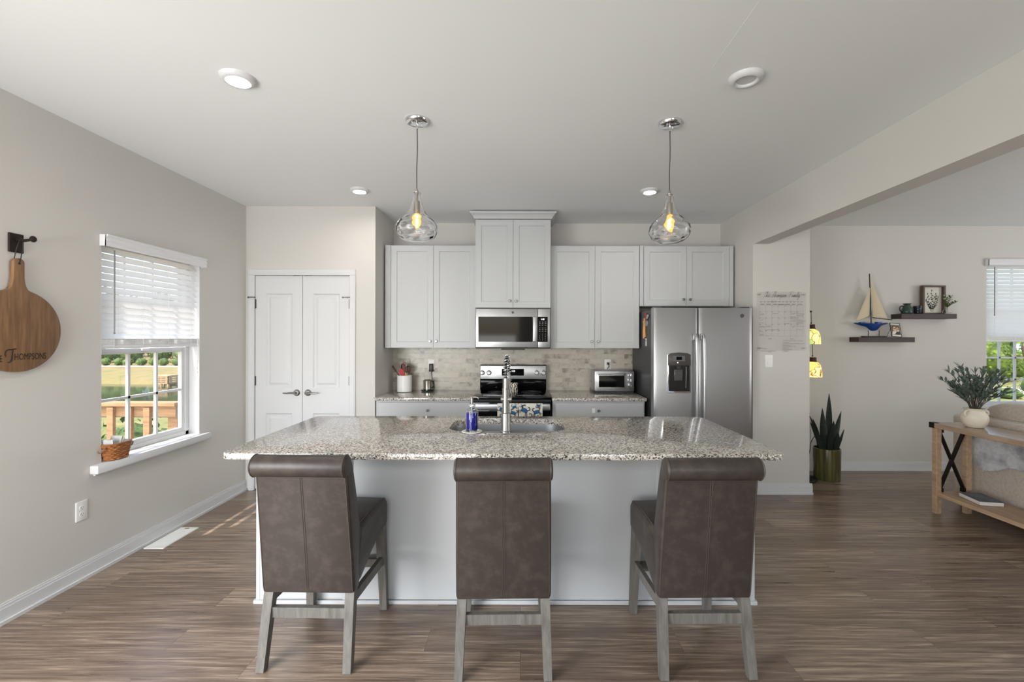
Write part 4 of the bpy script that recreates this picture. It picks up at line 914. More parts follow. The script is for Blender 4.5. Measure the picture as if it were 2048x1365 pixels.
# ================================================================== pendant lights
BULBG = bpy.data.materials.new('amber_bulb'); BULBG.use_nodes = True
_N = BULBG.node_tree.nodes; _L = BULBG.node_tree.links; _N.remove(_N['Principled BSDF'])
_a = _N.new('ShaderNodeBsdfTransparent'); _a.inputs[0].default_value = rgb((255, 214, 150)); _b = _N.new('ShaderNodeEmission'); _b.inputs[0].default_value = rgb((255, 196, 112)); _b.inputs[1].default_value = 2.0
_x = _N.new('ShaderNodeMixShader'); _x.inputs[0].default_value = .42; _L.new(_a.outputs[0], _x.inputs[1]); _L.new(_b.outputs[0], _x.inputs[2]); _L.new(_x.outputs[0], _N['Material Output'].inputs[0])
def pendant(label, x, y, dark):
    root = grp('pendant_light', label, 'pendant light', (x, y, H), group='glass pendant lights over the island')
    m = MB(); m.lathe([(0, -.022), (.052, -.022), (.060, -.019), (.0675, -.008), (.0675, 0), (0, 0)], (x, y, H), 44); can = part('canopy', m, CHROME, root)
    m = MB(); m.lathe([(0, -.055), (.006, -.055), (.007, -.022), (0, -.022)], (x, y, H), 14)
    for q in (-1, 1): m.lathe([(0, -.034), (.005, -.033), (.0055, -.028), (.003, -.027), (.003, -.022)], (x + q * .024, y + q * .024, H), 12)
    part('canopy_screws', m, CHROME, can)
    zt = 2.322
    m = MB(); m.tube(spline([(x, y, H - .05), (x + .002, y, H - .18), (x - .002, y, H - .30), (x, y, zt - .05)]), .0031, 8); part('cord', m, M('cord_grey', (74, 74, 76), .5), root)
    m = MB(); m.lathe([(0, .018), (.006, .018), (.009, .0), (.018, -.002), (.018, -.008), (.007, -.010), (.007, -.05), (.016, -.055), (.018, -.09), (.017, -.125), (0, -.125)], (x, y, zt), 22); part('socket', m, M('socket_metal', (176, 170, 160), .3, 1), root)
    z0 = 2.032
    prof = [(.022, .286), (.0235, .282), (.0215, .274), (.0225, .262), (.0265, .240), (.034, .212), (.045, .185), (.060, .160), (.082, .138), (.102, .118), (.115, .096), (.1195, .074), (.116, .052), (.103, .030), (.080, .013), (.050, .003), (.02, 0), (0, 0)]
    dp = []
    for i in range(len(prof) - 1):
        for k in range(3): t = k / 3; dp.append((prof[i][0] * (1 - t) + prof[i + 1][0] * t, prof[i][1] * (1 - t) + prof[i + 1][1] * t))
    dp.append(prof[-1])
    wob = lambda t, z: 1 + (.022 * math.sin(7 * t + 55 * z) * math.sin(95 * z + 2 * math.sin(3 * t)) if z < z0 + .17 else .012 * math.sin(5 * t + 60 * z))
    m = MB(); m.lathe(dp, (x, y, z0), 56, wob=lambda t, z: 1 + (.024 * math.sin(8 * t + 50 * z) * math.sin(105 * z + 2 * math.sin(3 * t)) if z < .17 else .012 * math.sin(5 * t + 60 * z)))
    n0 = len(m.v); inner = [(max(r_ - .003, 0), z if z > .02 else z + .003) for r_, z in dp]
    m2 = MB(); m2.lathe(inner, (x, y, z0), 56, wob=lambda t, z: 1 + (.012 * math.sin(9 * t - 40 * z) * math.sin(85 * z) if z < .17 else .008 * math.sin(5 * t + 60 * z)))
    # join the shells into one hollow body, inner faces reversed and bridged at the mouth
    vs = m.v + m2.v; fs = [f for f in m.f if len(f) == 4] + [[i + n0 for i in reversed(f)] for f in m2.f if len(f) == 4]
    fs += [[j, n0 + j, n0 + (j + 1) % 56, (j + 1) % 56] for j in range(56)]
    g = MB(); g.add(vs, fs); part('glass_shade', g, HGLASS, root, 'rippled clear glass shade', smooth=180)
    m = MB(); m.lathe([(0, .0), (.012, .004), (.022, .02), (.027, .045), (.025, .068), (.016, .09), (.012, .098), (0, .098)], (x, y, 2.098), 24); bu = part('bulb', m, BULBG, root, 'amber glass bulb')
    m = MB(); m.lathe([(0, .012), (.006, .02), (.0105, .04), (.010, .06), (.006, .08), (0, .088)], (x, y, 2.098), 16); part('filament', m, M('lit_filament', (255, 226, 170), .5, emit=26), bu, 'glowing filament')
    return root
p0 = pendant('clear glass teardrop pendant over the left half of the island', -.608, 2.65, False)
p1 = pendant('clear glass teardrop pendant over the right half of the island', .872, 2.675, True)

# ================================================================== left wall
hy = 2.391
hk = grp('wall_hook', 'dark bronze wall hook holding the round board', 'hook', (XL, hy, 1.96))
m = MB(); m.box(XL, XL + .010, hy - .036, hy + .036, 1.915, 2.015, .003, 1); part('back_plate', m, DKMETAL, hk)
m = MB(); m.tube([(XL + .008, hy, 1.985), (XL + .05, hy, 1.978), (XL + .09, hy, 1.984)], [.011, .008, .007], 10); part('peg', m, DKMETAL, hk)
m = MB(); m.ball((XL + .096, hy, 1.986), .012, .017, .017, 10, 6); part('peg_knob', m, DKMETAL, hk)
by, bz, br_ = 2.386, 1.505, .217
cb = grp('serving_board', 'round wooden board lettered with a family name, hanging on the wall', 'cutting board', (XL, by, bz))
pts = []
for i in range(61):
    a = R(90 - 15 - 330 * i / 60); pts.append((by + br_ * math.cos(a), bz + br_ * math.sin(a)))
neck = [(by - .045, bz + .2165), (by - .036, bz + .231), (by - .030, bz + .252), (by - .0265, bz + .28), (by - .026, bz + .355)] + [(by + .026 * math.cos(R(a)), bz + .355 + .025 * math.sin(R(a))) for a in range(165, 10, -15)] + [(by + .026, bz + .355), (by + .0265, bz + .28), (by + .030, bz + .252), (by + .036, bz + .231), (by + .045, bz + .2165)]
m = MB(); m.prism(pts + neck, XL + .006, XL + .030, 'X', .003, 2); part('board', m, WALNUT, cb)
m = MB(); m.lathe([(0, .0306), (.006, .0306), (.006, .02)], (XL, by, bz + .352), 14, 'X'); part('hanging_hole', m, INK, cb)
m = MB(); m.tube(spline([(XL + .032, by, bz + .352), (XL + .036, by + .004, bz + .40), (XL + .04, by + .006, 1.955), (XL + .035, by, 1.988), (XL + .03, by - .008, 1.955), (XL + .02, by - .012, bz + .40), (XL + .004, by - .006, bz + .35)], 5), .0022, 6); part('hanging_cord', m, BLACKP, cb, 'thin black hanging cord')
BT = Matrix.Rotation(R(90), 4, 'Z') @ Matrix.Rotation(R(90), 4, 'X')
xt = XL + .0304
m = MB()
m.text('HOMPSONS', .049, Matrix.Translation((xt, by + .0555, bz - .139)) @ BT, .61)
m.text('HE', .049, Matrix.Translation((xt, by - .095, bz - .146)) @ BT, .55)
for ty in (by - .039, by - .130):
    def P_(a, b): return (xt + .0002, ty + a * .68, bz - .159 + b)
    m.tube(spline([P_(-.034, .022), P_(-.040, .04), P_(-.028, .058), P_(.0, .060), P_(.034, .064)], 5), [.0010, .0012, .0015, .002] + [.0026] * 17, 6)
    m.tube(spline([P_(.010, .062), P_(.006, .03), P_(.000, .004), P_(-.014, -.006), P_(-.024, -.004)], 5), [.0034] * 12 + [.0024] * 4 + [.0012] * 5, 6)
part('lettering', m, M('burnt_letters', (38, 24, 18), .8), cb, 'dark burnt family lettering')
# basket with folded papers on the window sill
bx, by2, bz0 = XL + .012, 2.975, WZ0 + .0025
bk = grp('basket', 'small brown woven basket at the near end of the window sill', 'basket', (bx, by2, bz0))
BAS = M('woven_splint', (176, 112, 62), .55, var=(30, (128, 76, 40), .4, .65), stretch=(1, 1, 6)); BASD = M('woven_splint_dark', (150, 92, 50), .55)
m = MB(); n = 44; rows = 8
for k in range(rows):
    za, zb = bz0 + .004 + k * .0125, bz0 + .004 + (k + 1) * .0125; f = k / rows; wx, wy = .044 + .012 * f, .070 + .020 * f; vs = []
    for z in (za, (za + zb) / 2, zb - .0008):
        for j in range(n):
            t = 2 * PI * j / n; w_ = (.0028 * (1 if (j // 2 + k) % 2 else -1)) + (.0025 if za < z < zb - .001 else 0)
            ce, se = abs(math.cos(t)) ** .75 * (1 if math.cos(t) > 0 else -1), abs(math.sin(t)) ** .75 * (1 if math.sin(t) > 0 else -1)
            vs.append((bx + (wx + w_) * ce, by2 + (wy + w_) * se, z))
    m.add(vs, [(r_ * n + j, r_ * n + (j + 1) % n, (r_ + 1) * n + (j + 1) % n, (r_ + 1) * n + j) for r_ in range(2) for j in range(n)])
m.add([(bx + .044 * math.cos(2 * PI * j / n), by2 + .07 * math.sin(2 * PI * j / n), bz0 + .004) for j in range(n)], [tuple(range(n))]); part('body', m, BAS, bk)
m = MB(); m.tube([(bx + .057 * abs(math.cos(2 * PI * j / n)) ** .75 * (1 if math.cos(2 * PI * j / n) > 0 else -1), by2 + .091 * abs(math.sin(2 * PI * j / n)) ** .75 * (1 if math.sin(2 * PI * j / n) > 0 else -1), bz0 + .106) for j in range(n)], .005, 6, closed=True); part('rim', m, BASD, bk)
for sg in (-1, 1):
    m = MB(); m.tube(spline([(bx + .018, by2 + sg * .088, bz0 + .09), (bx + .024, by2 + sg * .105, bz0 + .085), (bx, by2 + sg * .114, bz0 + .062), (bx - .024, by2 + sg * .105, bz0 + .085), (bx - .018, by2 + sg * .088, bz0 + .09)]), .004, 7); part('handle', m, M('leather_strap', (120, 96, 80), .6), bk)
PAP = M('crumpled_paper', (206, 204, 200), .8)
for i, (dy, rz, lean, h) in enumerate(((-.045, 8, -14, .12), (-.018, -6, 10, .13), (.022, 12, 22, .10))):
    g = []
    for a in range(5):
        g.append([(-.038 + .019 * a, .004 * math.sin(a * 1.9 + b + i), b * h / 5) for b in range(6)])
    m = MB(); m.sheet(g); m.sheet([[(p[0], p[1] + .012 + .003 * math.sin(p[2] * 60), p[2] * .97) for p in r_] for r_ in g])
    m.xf(Matrix.Translation((bx, by2 + dy, bz0 + .022)) @ Matrix.Rotation(R(rz), 4, 'Z') @ Matrix.Rotation(R(-lean), 4, 'X'))
    one('folded_paper', m, PAP, ('pale folded paper nearest the camera in the sill basket', 'pale folded paper in the middle of the sill basket', 'pale folded paper leaning to the far end of the sill basket')[i], 'paper', (bx, by2 + dy, bz0 + .02), group='papers in the sill basket')
# floor register
vt = grp('floor_vent', 'white slatted floor register beside the left baseboard', 'vent', (-2.55, 3.34, 0))
m = MB(); x0, x1, y0, y1 = -2.622, -2.484, 3.165, 3.515
for a in ((x0, x0 + .016, y0, y1), (x1 - .016, x1, y0, y1), (x0 + .016, x1 - .016, y0, y0 + .03), (x0 + .016, x1 - .016, y1 - .045, y1)): m.box(a[0], a[1], a[2], a[3], 0, .005)
part('frame', m, PLASTW, vt)
m = MB()
for i in range(28): yy = y0 + .034 + i * .0097; m.box(x0 + .016, x1 - .016, yy, yy + .005, .0008, .0042)
part('slats', m, PLASTW, vt)
m = MB(); m.box(x0 + .014, x1 - .014, y0 + .02, y1 - .02, .0002, .0008); m.box(x0 + .05, x0 + .08, y1 - .032, y1 - .020, .005, .008); part('damper', m, M('damper_grey', (128, 132, 138), .5), vt)

# ================================================================== acrylic wall calendar
ca = grp('wall_calendar', 'clear acrylic family calendar mounted on the wall beside the refrigerator', 'calendar', (2.46, YP, 1.64))
X0, X1, Z0, Z1 = 2.225, 2.690, 1.362, 1.915; yf = YP - .024
m = MB(); m.box(X0, X1, yf, yf + .004, Z0, Z1); part('panel', m, ACRYL, ca, 'clear acrylic sheet', smooth=0)
for x in (X0 + .022, X1 - .022):
    for z in (Z0 + .022, Z1 - .022): m = MB(); m.lathe([(0, -.008), (.008, -.007), (.009, -.002), (.009, .026), (0, .026)], (x, yf - .002, z), 18, 'Y'); part('standoff', m, CHROME, ca)
def px(u, v): return (2.213 + (u - 200) / 910 * .484, 1.935 - (v - 100) / 1120 * .60)     # layout measured on the sheet
yt = yf - .0006
GL = {'T': (.50, [[(0, .9), (.3, 1), (.75, .95)], [(.45, 1), (.35, .5), (.25, 0), (.1, -.15)]]), 'h': (.45, [[(0, 0), (.15, .5), (.25, 1), (.2, 1), (.12, .4), (.1, 0), (.2, .35), (.3, .4), (.32, .2), (.36, 0), (.45, .1)]]),
 'e': (.30, [[(0, .1), (.15, .2), (.22, .35), (.12, .4), (.06, .2), (.12, 0), (.3, .1)]]), 'o': (.28, [[(0, .1), (.12, .4), (.02, .2), (.1, 0), (.22, .2), (.15, .4), (.3, .33)]]),
 'm': (.48, [[(0, 0), (.08, .4), (.08, 0), (.18, .38), (.22, .35), (.22, 0), (.32, .38), (.37, .35), (.38, 0), (.48, .1)]]), 'n': (.34, [[(0, 0), (.08, .4), (.08, 0), (.18, .38), (.23, .3), (.24, 0), (.34, .1)]]),
 'p': (.32, [[(0, .1), (.1, .45), (.02, -.5), (.1, .3), (.2, .42), (.25, .2), (.12, 0), (.35, .1)]]), 's': (.26, [[(0, .05), (.15, .42), (.2, .15), (.1, 0), (.02, .05), (.2, .05), (.3, .12)]]),
 'F': (.60, [[(0, .85), (.3, 1), (.85, .95)], [(.4, 1), (.3, .4), (.15, -.1)], [(.12, .5), (.6, .55)]]), 'a': (.36, [[(.25, .35), (.1, .4), (.02, .15), (.1, 0), (.22, .3), (.26, .38), (.24, .05), (.38, .08)]]),
 'i': (.19, [[(0, .08), (.08, .4), (.08, .02), (.2, .1)], [(.12, .58), (.13, .62)]]), 'l': (.2, [[(0, .08), (.16, .8), (.14, 1), (.07, .6), (.08, .02), (.22, .1)]]), 'y': (.38, [[(0, .1), (.06, .4), (.08, .1), (.18, .05), (.28, .4), (.2, -.2), (.05, -.5), (0, -.4), (.2, -.05), (.4, .15)]]), ' ': (.30, [])}
def script(m, text, x, z, s, r_, slant=.25):
    for ch in text:
        adv, sts = GL[ch]
        for stp in sts: m.tube(spline([(x + (p[0] + slant * p[1]) * s, yt, z + p[1] * s) for p in stp], 4), r_, 5)
        x += adv * s
tw = sum(GL[c][0] for c in 'The Thompson Family'); a, zt = px(330, 225); b, _ = px(985, 225); sc_ = (b - a) / tw
m = MB(); script(m, 'The Thompson Family', a, zt, sc_ * 1.0, .0008); part('title_lettering', m, INK, ca)
m = MB()
for i, t in enumerate(('JAN', 'FEB', 'MAR', 'APR', 'MAY', 'JUN', 'JUL', 'AUG', 'SEP', 'OCT', 'NOV', 'DEC')):
    u, v = px(295 + 66 * i, 310); m.text(t, .010, XZ(u, yt, v))
u, v = px(497, 310); m.tube([(u + .014 * math.cos(2 * PI * i / 24), yt, v + .009 * math.sin(2 * PI * i / 24)) for i in range(24)], .0006, 4, closed=True)
for i, t in enumerate(('SUNDAY', 'MONDAY', 'TUESDAY', 'WEDNESDAY', 'THURSDAY', 'FRIDAY', 'SATURDAY')):
    u, v = px(322 + 111 * i, 356); m.text(t, .0098, XZ(u, yt, v))
for d in range(1, 31):
    k = d + 1; u, v = px(280 + 111 * (k % 7), 380 + 110 * (k // 7)); m.text(str(d), .011, XZ(u, yt, v))
u, v = px(460, 966); m.text('NOTES', .010, XZ(u, yt, v)); u, v = px(845, 966); m.text('TO DO', .010, XZ(u, yt, v))
part('printed_text', m, M('printed_grey', (84, 82, 80), .6), ca)
m = MB()
for i in range(8):
    u0, v0 = px(266 + 111 * i, 370); u1, v1 = px(266 + 111 * i, 915); m.box(u0 - .0004, u0 + .0004, yt - .0002, yt + .0002, v1, v0)
for i in range(6):
    u0, v0 = px(266, 370 + 110 * i if i < 5 else 915); u1, v1 = px(1043, 370); m.box(u0, u1, yt - .0002, yt + .0002, v0 - .0004, v0 + .0004)
part('grid_lines', m, M('printed_line', (128, 126, 122), .6), ca)
m = MB(); rs = random.Random(3)
def scrib(u, v, w_):
    n_ = max(4, int(w_ / 9)); m.tube(spline([(*([px(u + w_ * i / n_, v)[0]]), yt, px(u, v + rs.uniform(-7, 7))[1]) for i in range(n_ + 1)], 3), .0007, 4)
for u, v, w_ in ((275, 525, 80), (275, 540, 70), (495, 520, 105), (822, 518, 90), (932, 517, 140), (935, 540, 125), (935, 560, 120), (822, 578, 95), (838, 600, 80), (865, 620, 60), (825, 650, 85), (935, 630, 100), (935, 650, 160), (935, 668, 110), (935, 688, 115), (275, 680, 70), (272, 742, 85), (272, 760, 85), (380, 735, 95), (380, 752, 90), (710, 690, 85), (825, 742, 90), (845, 760, 50), (932, 742, 140), (932, 797, 90), (405, 802, 215), (275, 840, 70), (275, 880, 70), (275, 900, 80), (385, 908, 60),
    (680, 995, 235), (955, 998, 100), (680, 1024, 120), (680, 1048, 390), (680, 1075, 150), (680, 1098, 235), (680, 1125, 110), (680, 1150, 165), (680, 1168, 100), (680, 1187, 105), (285, 1136, 120), (285, 1178, 280), (420, 1192, 70)): scrib(u, v, w_)
m.tube(spline([(px(u, v)[0], yt, px(u, v)[1]) for u, v in ((285, 630), (300, 640), (345, 605))], 3), .0008, 4)
part('handwriting', m, INK, ca)
# ================================================================== living room end
def shelf(label, x0, x1, z0, z1):
    m = MB(); m.box(x0, x1, 4.955, YF - .0005, z0, z1, .002, 1); one('floating_shelf', m, DKWOOD, label, 'shelf', (x0, YF, z0), group='dark floating shelves')
shelf('dark wooden floating shelf holding the botanical print, the higher one', 4.142, 4.747, 1.697, 1.750)
shelf('dark wooden floating shelf holding the model sailboat, the lower one', 3.677, 4.290, 1.440, 1.494)
# model sailboat
zs = 1.4945; sy = 5.02
sb = grp('model_sailboat', 'model sailboat with blue hull and cream sails on the lower shelf', 'model sailboat', (3.90, sy, zs))
HB = M('hull_blue', (24, 58, 120), .35); CAN = M('sail_cloth', (206, 192, 166), .9); MASTM = M('dark_mast', (44, 34, 32), .5)
m = MB(); m.box(3.775, 4.005, sy - .035, sy + .035, zs, zs + .011, .003, 1)
for q in (3.83, 3.95): m.tube([(q, sy, zs + .01), (q, sy, zs + .075)], .0035, 8)
part('stand', m, M('stand_navy', (26, 34, 54), .5), sb)
m = MB(); n = 16; secs = []
for i in range(n + 1):
    t = i / n; x = 3.668 + .382 * t; bw = .045 * max(.02, math.sin(PI * min(1, t * 1.02 + .0)) ** .8) * (1 if t < .85 else 1); zd = zs + .158 - .008 * math.sin(PI * t)
    keel = zs + .152 - .040 * math.sin(PI * min(1, max(0, (t - .01) / .98))) ** .9 - (.044 * math.exp(-((t - .58) / .17) ** 4))
    secs.append([(x, sy - bw, zd), (x, sy - bw * .85, zd - (zd - keel) * .35), (x, sy - bw * .35, zd - (zd - keel) * .75), (x, sy, keel), (x, sy + bw * .35, zd - (zd - keel) * .75), (x, sy + bw * .85, zd - (zd - keel) * .35), (x, sy + bw, zd)])
m.sheet(secs); m.sheet([[s_[0], s_[6]] for s_ in secs]); m.box(3.735, 3.782, sy - .02, sy + .02, zs + .150, zs + .166, .002, 1); m.box(3.915, 3.965, sy - .022, sy + .022, zs + .150, zs + .168, .002, 1); part('hull', m, HB, sb, 'blue painted hull')
m = MB(); m.tube([(3.862, sy, zs + .152), (3.842, sy, zs + .70)], .0055, 8); part('mast', m, MASTM, sb)
m = MB(); m.tube([(3.872, sy - .004, zs + .215), (4.085, sy - .012, zs + .190)], .004, 8); part('boom', m, MASTM, sb)
def sail(pts, bow, nm):
    a, b, c = [Vector(p) for p in pts]; g = []
    for i in range(9):
        t = i / 8; l = a.lerp(b, t); r_ = a.lerp(c, t); g.append([l.lerp(r_, j / 6) + Vector((0, bow * math.sin(PI * j / 6) * t, 0)) for j in range(7)])
    m = MB(); m.sheet(g); m.sheet([[p + Vector((0, .0012, 0)) for p in r_] for r_ in g]); part(nm, m, CAN, sb)
sail([(3.848, sy - .004, zs + .555), (3.690, sy - .012, zs + .185), (3.838, sy - .003, zs + .240)], -.022, 'jib_sail')
sail([(3.852, sy - .003, zs + .645), (3.880, sy - .006, zs + .222), (4.035, sy - .01, zs + .205)], -.03, 'main_sail')
# small photo in a stand
pf = grp('photo_frame', 'small photo of two smiling people in a glass stand on the lower shelf', 'photo frame', (4.11, 5.02, zs))
TL = Matrix.Translation((4.125, 4.995, zs + .004)) @ Matrix.Rotation(R(6), 4, 'Z') @ Matrix.Rotation(R(-14), 4, 'X') @ Matrix.Rotation(R(3), 4, 'Y')
m = MB(); w_, h_ = .118, .155
for a in ((-w_ / 2, -w_ / 2 + .004, 0, h_), (w_ / 2 - .004, w_ / 2, 0, h_), (-w_ / 2, w_ / 2, 0, .004), (-w_ / 2, w_ / 2, h_ - .004, h_)): m.box(a[0], a[1], -.004, .004, a[2], a[3])
m.tube([(-w_ / 2, .0, h_ * .6), (-w_ / 2 - .005, .06, .006)], .002, 6); m.xf(TL); part('frame', m, DKMETAL, pf)
m = MB(); m.box(-w_ / 2 + .004, w_ / 2 - .004, -.001, .001, .004, h_ - .004); m.xf(TL); ph = part('photo', m, M('photo_paper', (222, 214, 202), .5), pf)
def flat(pts, y): mm = MB(); mm.add([(p[0], y, p[1]) for p in pts], [tuple(range(len(pts)))]); mm.xf(TL); return mm
m = MB(); mis = [('photo_backdrop', (110, 106, 92)), ('photo_hair', (60, 46, 42)), ('photo_skin', (212, 172, 150)), ('photo_dark', (52, 50, 54)), ('photo_pale', (226, 220, 214))]
for k, (mi, pts) in enumerate(((0, rrect(0, .080, .100, .112, .003)), (3, [(-.05, .026), (.05, .026), (.05, .05), (.02, .066), (-.02, .056), (-.05, .05)]), (4, [(-.05, .03), (-.02, .026), (.01, .06), (-.03, .08)]), (1, circ(-.016, .094, .030, .034, 20)), (2, circ(-.013, .088, .022, .028, 20)), (1, circ(.026, .090, .026, .030, 20)), (2, circ(.022, .082, .021, .027, 20)), (3, circ(-.021, .093, .007, .005, 10)), (3, circ(-.005, .093, .007, .005, 10)), (3, circ(.014, .088, .007, .005, 10)), (3, circ(.030, .088, .007, .005, 10)), (4, circ(-.012, .074, .007, .0025, 10)), (4, circ(.022, .068, .007, .0025, 10)))):
    m.mi = mi; m.add([(p[0], -.0014 - .00025 * k, p[1]) for p in pts], [tuple(range(len(pts)))])
m.xf(TL); part('print', m, [M(a, b, .5) for a, b in mis], ph, 'two people wearing sunglasses')
# pitcher, cup, print and flowers on the upper shelf
zu = 1.7505
pc = grp('pitcher', 'small dark green pitcher on the upper shelf', 'pitcher', (4.27, 5.02, zu)); px_, py_ = 4.262, 5.025
m = MB(); m.lathe([(0, 0), (.046, 0), (.053, .01), (.054, .03), (.046, .062), (.033, .085), (.028, .098), (.032, .108), (.042, .114), (.040, .116), (.028, .108), (.024, .098), (0, .09)], (px_, py_, zu), 32, wob=lambda t, z: 1 + (.16 * math.exp(-((t - .3) / .5) ** 2) if z > .1 else 0)); part('body', m, M('green_glaze', (58, 82, 66), .3, var=(14, (38, 52, 44), .4, .6)), pc)
m = MB(); m.tube(spline([(px_ - .032, py_, zu + .082), (px_ - .062, py_, zu + .088), (px_ - .082, py_, zu + .066), (px_ - .072, py_, zu + .035), (px_ - .05, py_, zu + .02)]), .0065, 8); part('handle', m, M('dark_green_glaze', (36, 44, 42), .35), pc)
m = MB(); m.lathe([(0, 0), (.03, 0), (.032, .004), (.043, .088), (.040, .088), (.030, .006), (0, .006)], (4.385, 5.03, zu), 28)
one('cup', m, M('speckled_cup', (30, 32, 40), .3, var=(70, (176, 178, 180), .60, .66)), 'dark speckled cup between the green pitcher and the print', 'cup', (4.385, 5.03, zu))
bp_ = grp('framed_print', 'botanical print in a brown wooden frame leaning on the upper shelf', 'picture', (4.56, 5.03, zu)); x0, x1, z0, z1 = 4.442, 4.692, zu, zu + .318
FW = M('brown_frame_wood', (96, 78, 66), .55, var=(6, (72, 57, 49), .35, .7), stretch=(8, 8, 1)); yf = 5.028
m = MB()
for a in ((x0, x0 + .018, z0, z1), (x1 - .018, x1, z0, z1), (x0 + .018, x1 - .018, z0, z0 + .016), (x0 + .018, x1 - .018, z1 - .018, z1)): m.box(a[0], a[1], yf, yf + .045, a[2], a[3])
part('frame', m, FW, bp_)
m = MB(); m.box(x0 + .018, x1 - .018, yf + .034, yf + .038, z0 + .016, z1 - .018); pr = part('sheet', m, M('art_paper', (214, 211, 202), .7), bp_)
m = MB(); m.mi = 0; yy = yf + .0335; ax = (x0 + x1) / 2
def leafp(m, x, z, a, l, w_): m.add([(x + l * t * math.cos(a) - w_ * s_ * math.sin(a), yy, z + l * t * math.sin(a) + w_ * s_ * math.cos(a)) for t, s_ in ((0, 0), (.3, .45), (.7, .4), (1, 0), (.7, -.4), (.3, -.45))], [tuple(range(6))])
rb = random.Random(5)
for (dx, top, n_) in ((.0, .272, 13), (-.045, .235, 10), (.045, .235, 10), (-.062, .17, 7), (.07, .20, 9)):
    m.mi = 1 if dx == .07 else 0; pts = [(ax + dx * .15, yy, z0 + .03), (ax + dx * .6, yy, z0 + .10), (ax + dx, yy, z0 + top - .02)]; sp = spline(pts, 8); m.tube(sp, .0008, 4)
    for k in range(n_):
        p = sp[int((.25 + .72 * k / n_) * (len(sp) - 1))]; sd = 1 if k % 2 else -1; leafp(m, p.x, p.z, PI / 2 - sd * rb.uniform(.5, 1.0), rb.uniform(.020, .030), .011)
    leafp(m, ax + dx, z0 + top - .02, PI / 2, .026, .011)
part('botanical_drawing', m, [M('art_dark_green', (40, 48, 44), .8), M('art_sage', (116, 120, 106), .8)], pr)
fv = grp('flower_vase', 'small clear glass vase of white flowers at the end of the upper shelf', 'vase', (4.70, 4.985, zu)); vx, vy = 4.672, 4.992
m = MB(); m.lathe([(0, 0), (.032, .001), (.040, .012), (.041, .028), (.032, .046), (.016, .058), (.014, .075), (.018, .086), (.015, .086), (.0115, .075), (.0135, .060), (.029, .045), (.037, .028), (.036, .014), (0, .006)], (vx, vy, zu), 28); part('vase', m, M('vase_glass', (250, 252, 252), .02, trans=1, ior=1.2), fv)
m = MB(); FG = M('fresh_leaf', (92, 112, 62), .6)
stems = [[(vx, vy, zu + .01), (vx - .005, vy, zu + .09), (vx - .045, vy - .01, zu + .19)], [(vx, vy, zu + .01), (vx + .005, vy, zu + .09), (vx + .03, vy - .01, zu + .185)], [(vx, vy, zu + .01), (vx, vy, zu + .10), (vx - .015, vy, zu + .17)], [(vx, vy, zu + .01), (vx + .01, vy, zu + .08), (vx + .085, vy - .01, zu + .125)]]
for q in stems: m.tube(spline(q, 6), .002, 6)
def leaf3(m, p, d, l, w_, up=(0, 0, 1)):
    p = Vector(p); d = Vector(d).normalized(); s_ = d.cross(Vector(up)); s_ = s_.normalized() if s_.length > 1e-3 else Vector((1, 0, 0)); n_ = s_.cross(d)
    vs = [p, p + d * l * .35 + s_ * w_ / 2 + n_ * w_ * .12, p + d * l * .7 + s_ * w_ * .38 + n_ * w_ * .1, p + d * l - n_ * w_ * .15, p + d * l * .7 - s_ * w_ * .38 + n_ * w_ * .1, p + d * l * .35 - s_ * w_ / 2 + n_ * w_ * .12, p + d * l * .35, p + d * l * .7]
    m.add(vs, [(0, 1, 6), (1, 2, 7, 6), (2, 3, 7), (0, 6, 5), (6, 7, 4, 5), (7, 3, 4)])
for q in stems:
    sp = spline(q, 6)
    for k in range(5, len(sp)):
        for sg in (-1, 1): leaf3(m, sp[k], (sg * .8 + rb.uniform(-.3, .3), rb.uniform(-.5, .2), .6), rb.uniform(.028, .045), .016)
part('stems', m, FG, fv)
for (a, b, c) in ((vx - .048, vy - .012, zu + .195), (vx + .03, vy - .012, zu + .19), (vx - .014, vy - .006, zu + .178), (vx + .052, vy - .01, zu + .15), (vx - .035, vy - .01, zu + .16)):
    m = MB()
    for k in range(9): t = 2 * PI * k / 9; leaf3(m, (a, b, c), (math.cos(t), math.sin(t) * .6, .35 + .5 * (k % 2)), .021, .012)
    m.ball((a, b, c + .004), .006, n=8, m=5); part('flower', m, M('white_petal', (222, 224, 206), .7), fv)

# floor lamp with hanging shades (its pole stands behind the wall end)
fl = grp('floor_lamp', 'bronze floor lamp with lit leaf-patterned glass shades beside the wall end', 'floor lamp', (2.93, 4.78, 0)); LX, LY = 2.93, 4.80
m = MB(); m.lathe([(0, 0), (.165, 0), (.17, .012), (.155, .028), (.10, .04), (.05, .055), (.03, .08), (0, .08)], (LX, LY, 0), 36, wob=lambda t, z: 1 + .02 * math.sin(10 * t)); part('base', m, BLACKP, fl)
m = MB(); m.cyl((LX, LY, .07), (LX, LY, 1.80), .011, n=14); m.ball((LX, LY, 1.81), .018); part('pole', m, DKMETAL, fl)
sm = bpy.data.materials.new('leaf_art_glass'); sm.use_nodes = True; MATS['artglass'] = sm
_N = sm.node_tree.nodes; _L = sm.node_tree.links; _p = _N['Principled BSDF']; _tc = _N.new('ShaderNodeTexCoord')
_v = _N.new('ShaderNodeTexVoronoi'); _v.feature = 'DISTANCE_TO_EDGE'; _v.inputs['Scale'].default_value = 10; _n = _N.new('ShaderNodeTexNoise'); _n.inputs['Scale'].default_value = 10
_mx = _N.new('ShaderNodeMix'); _mx.data_type = 'RGBA'; _mx.inputs[0].default_value = .12; _L.new(_tc.outputs['Object'], _mx.inputs[6]); _L.new(_tc.outputs['Object'], _n.inputs['Vector']); _L.new(_n.outputs['Color'], _mx.inputs[7]); _L.new(_mx.outputs[2], _v.inputs['Vector'])
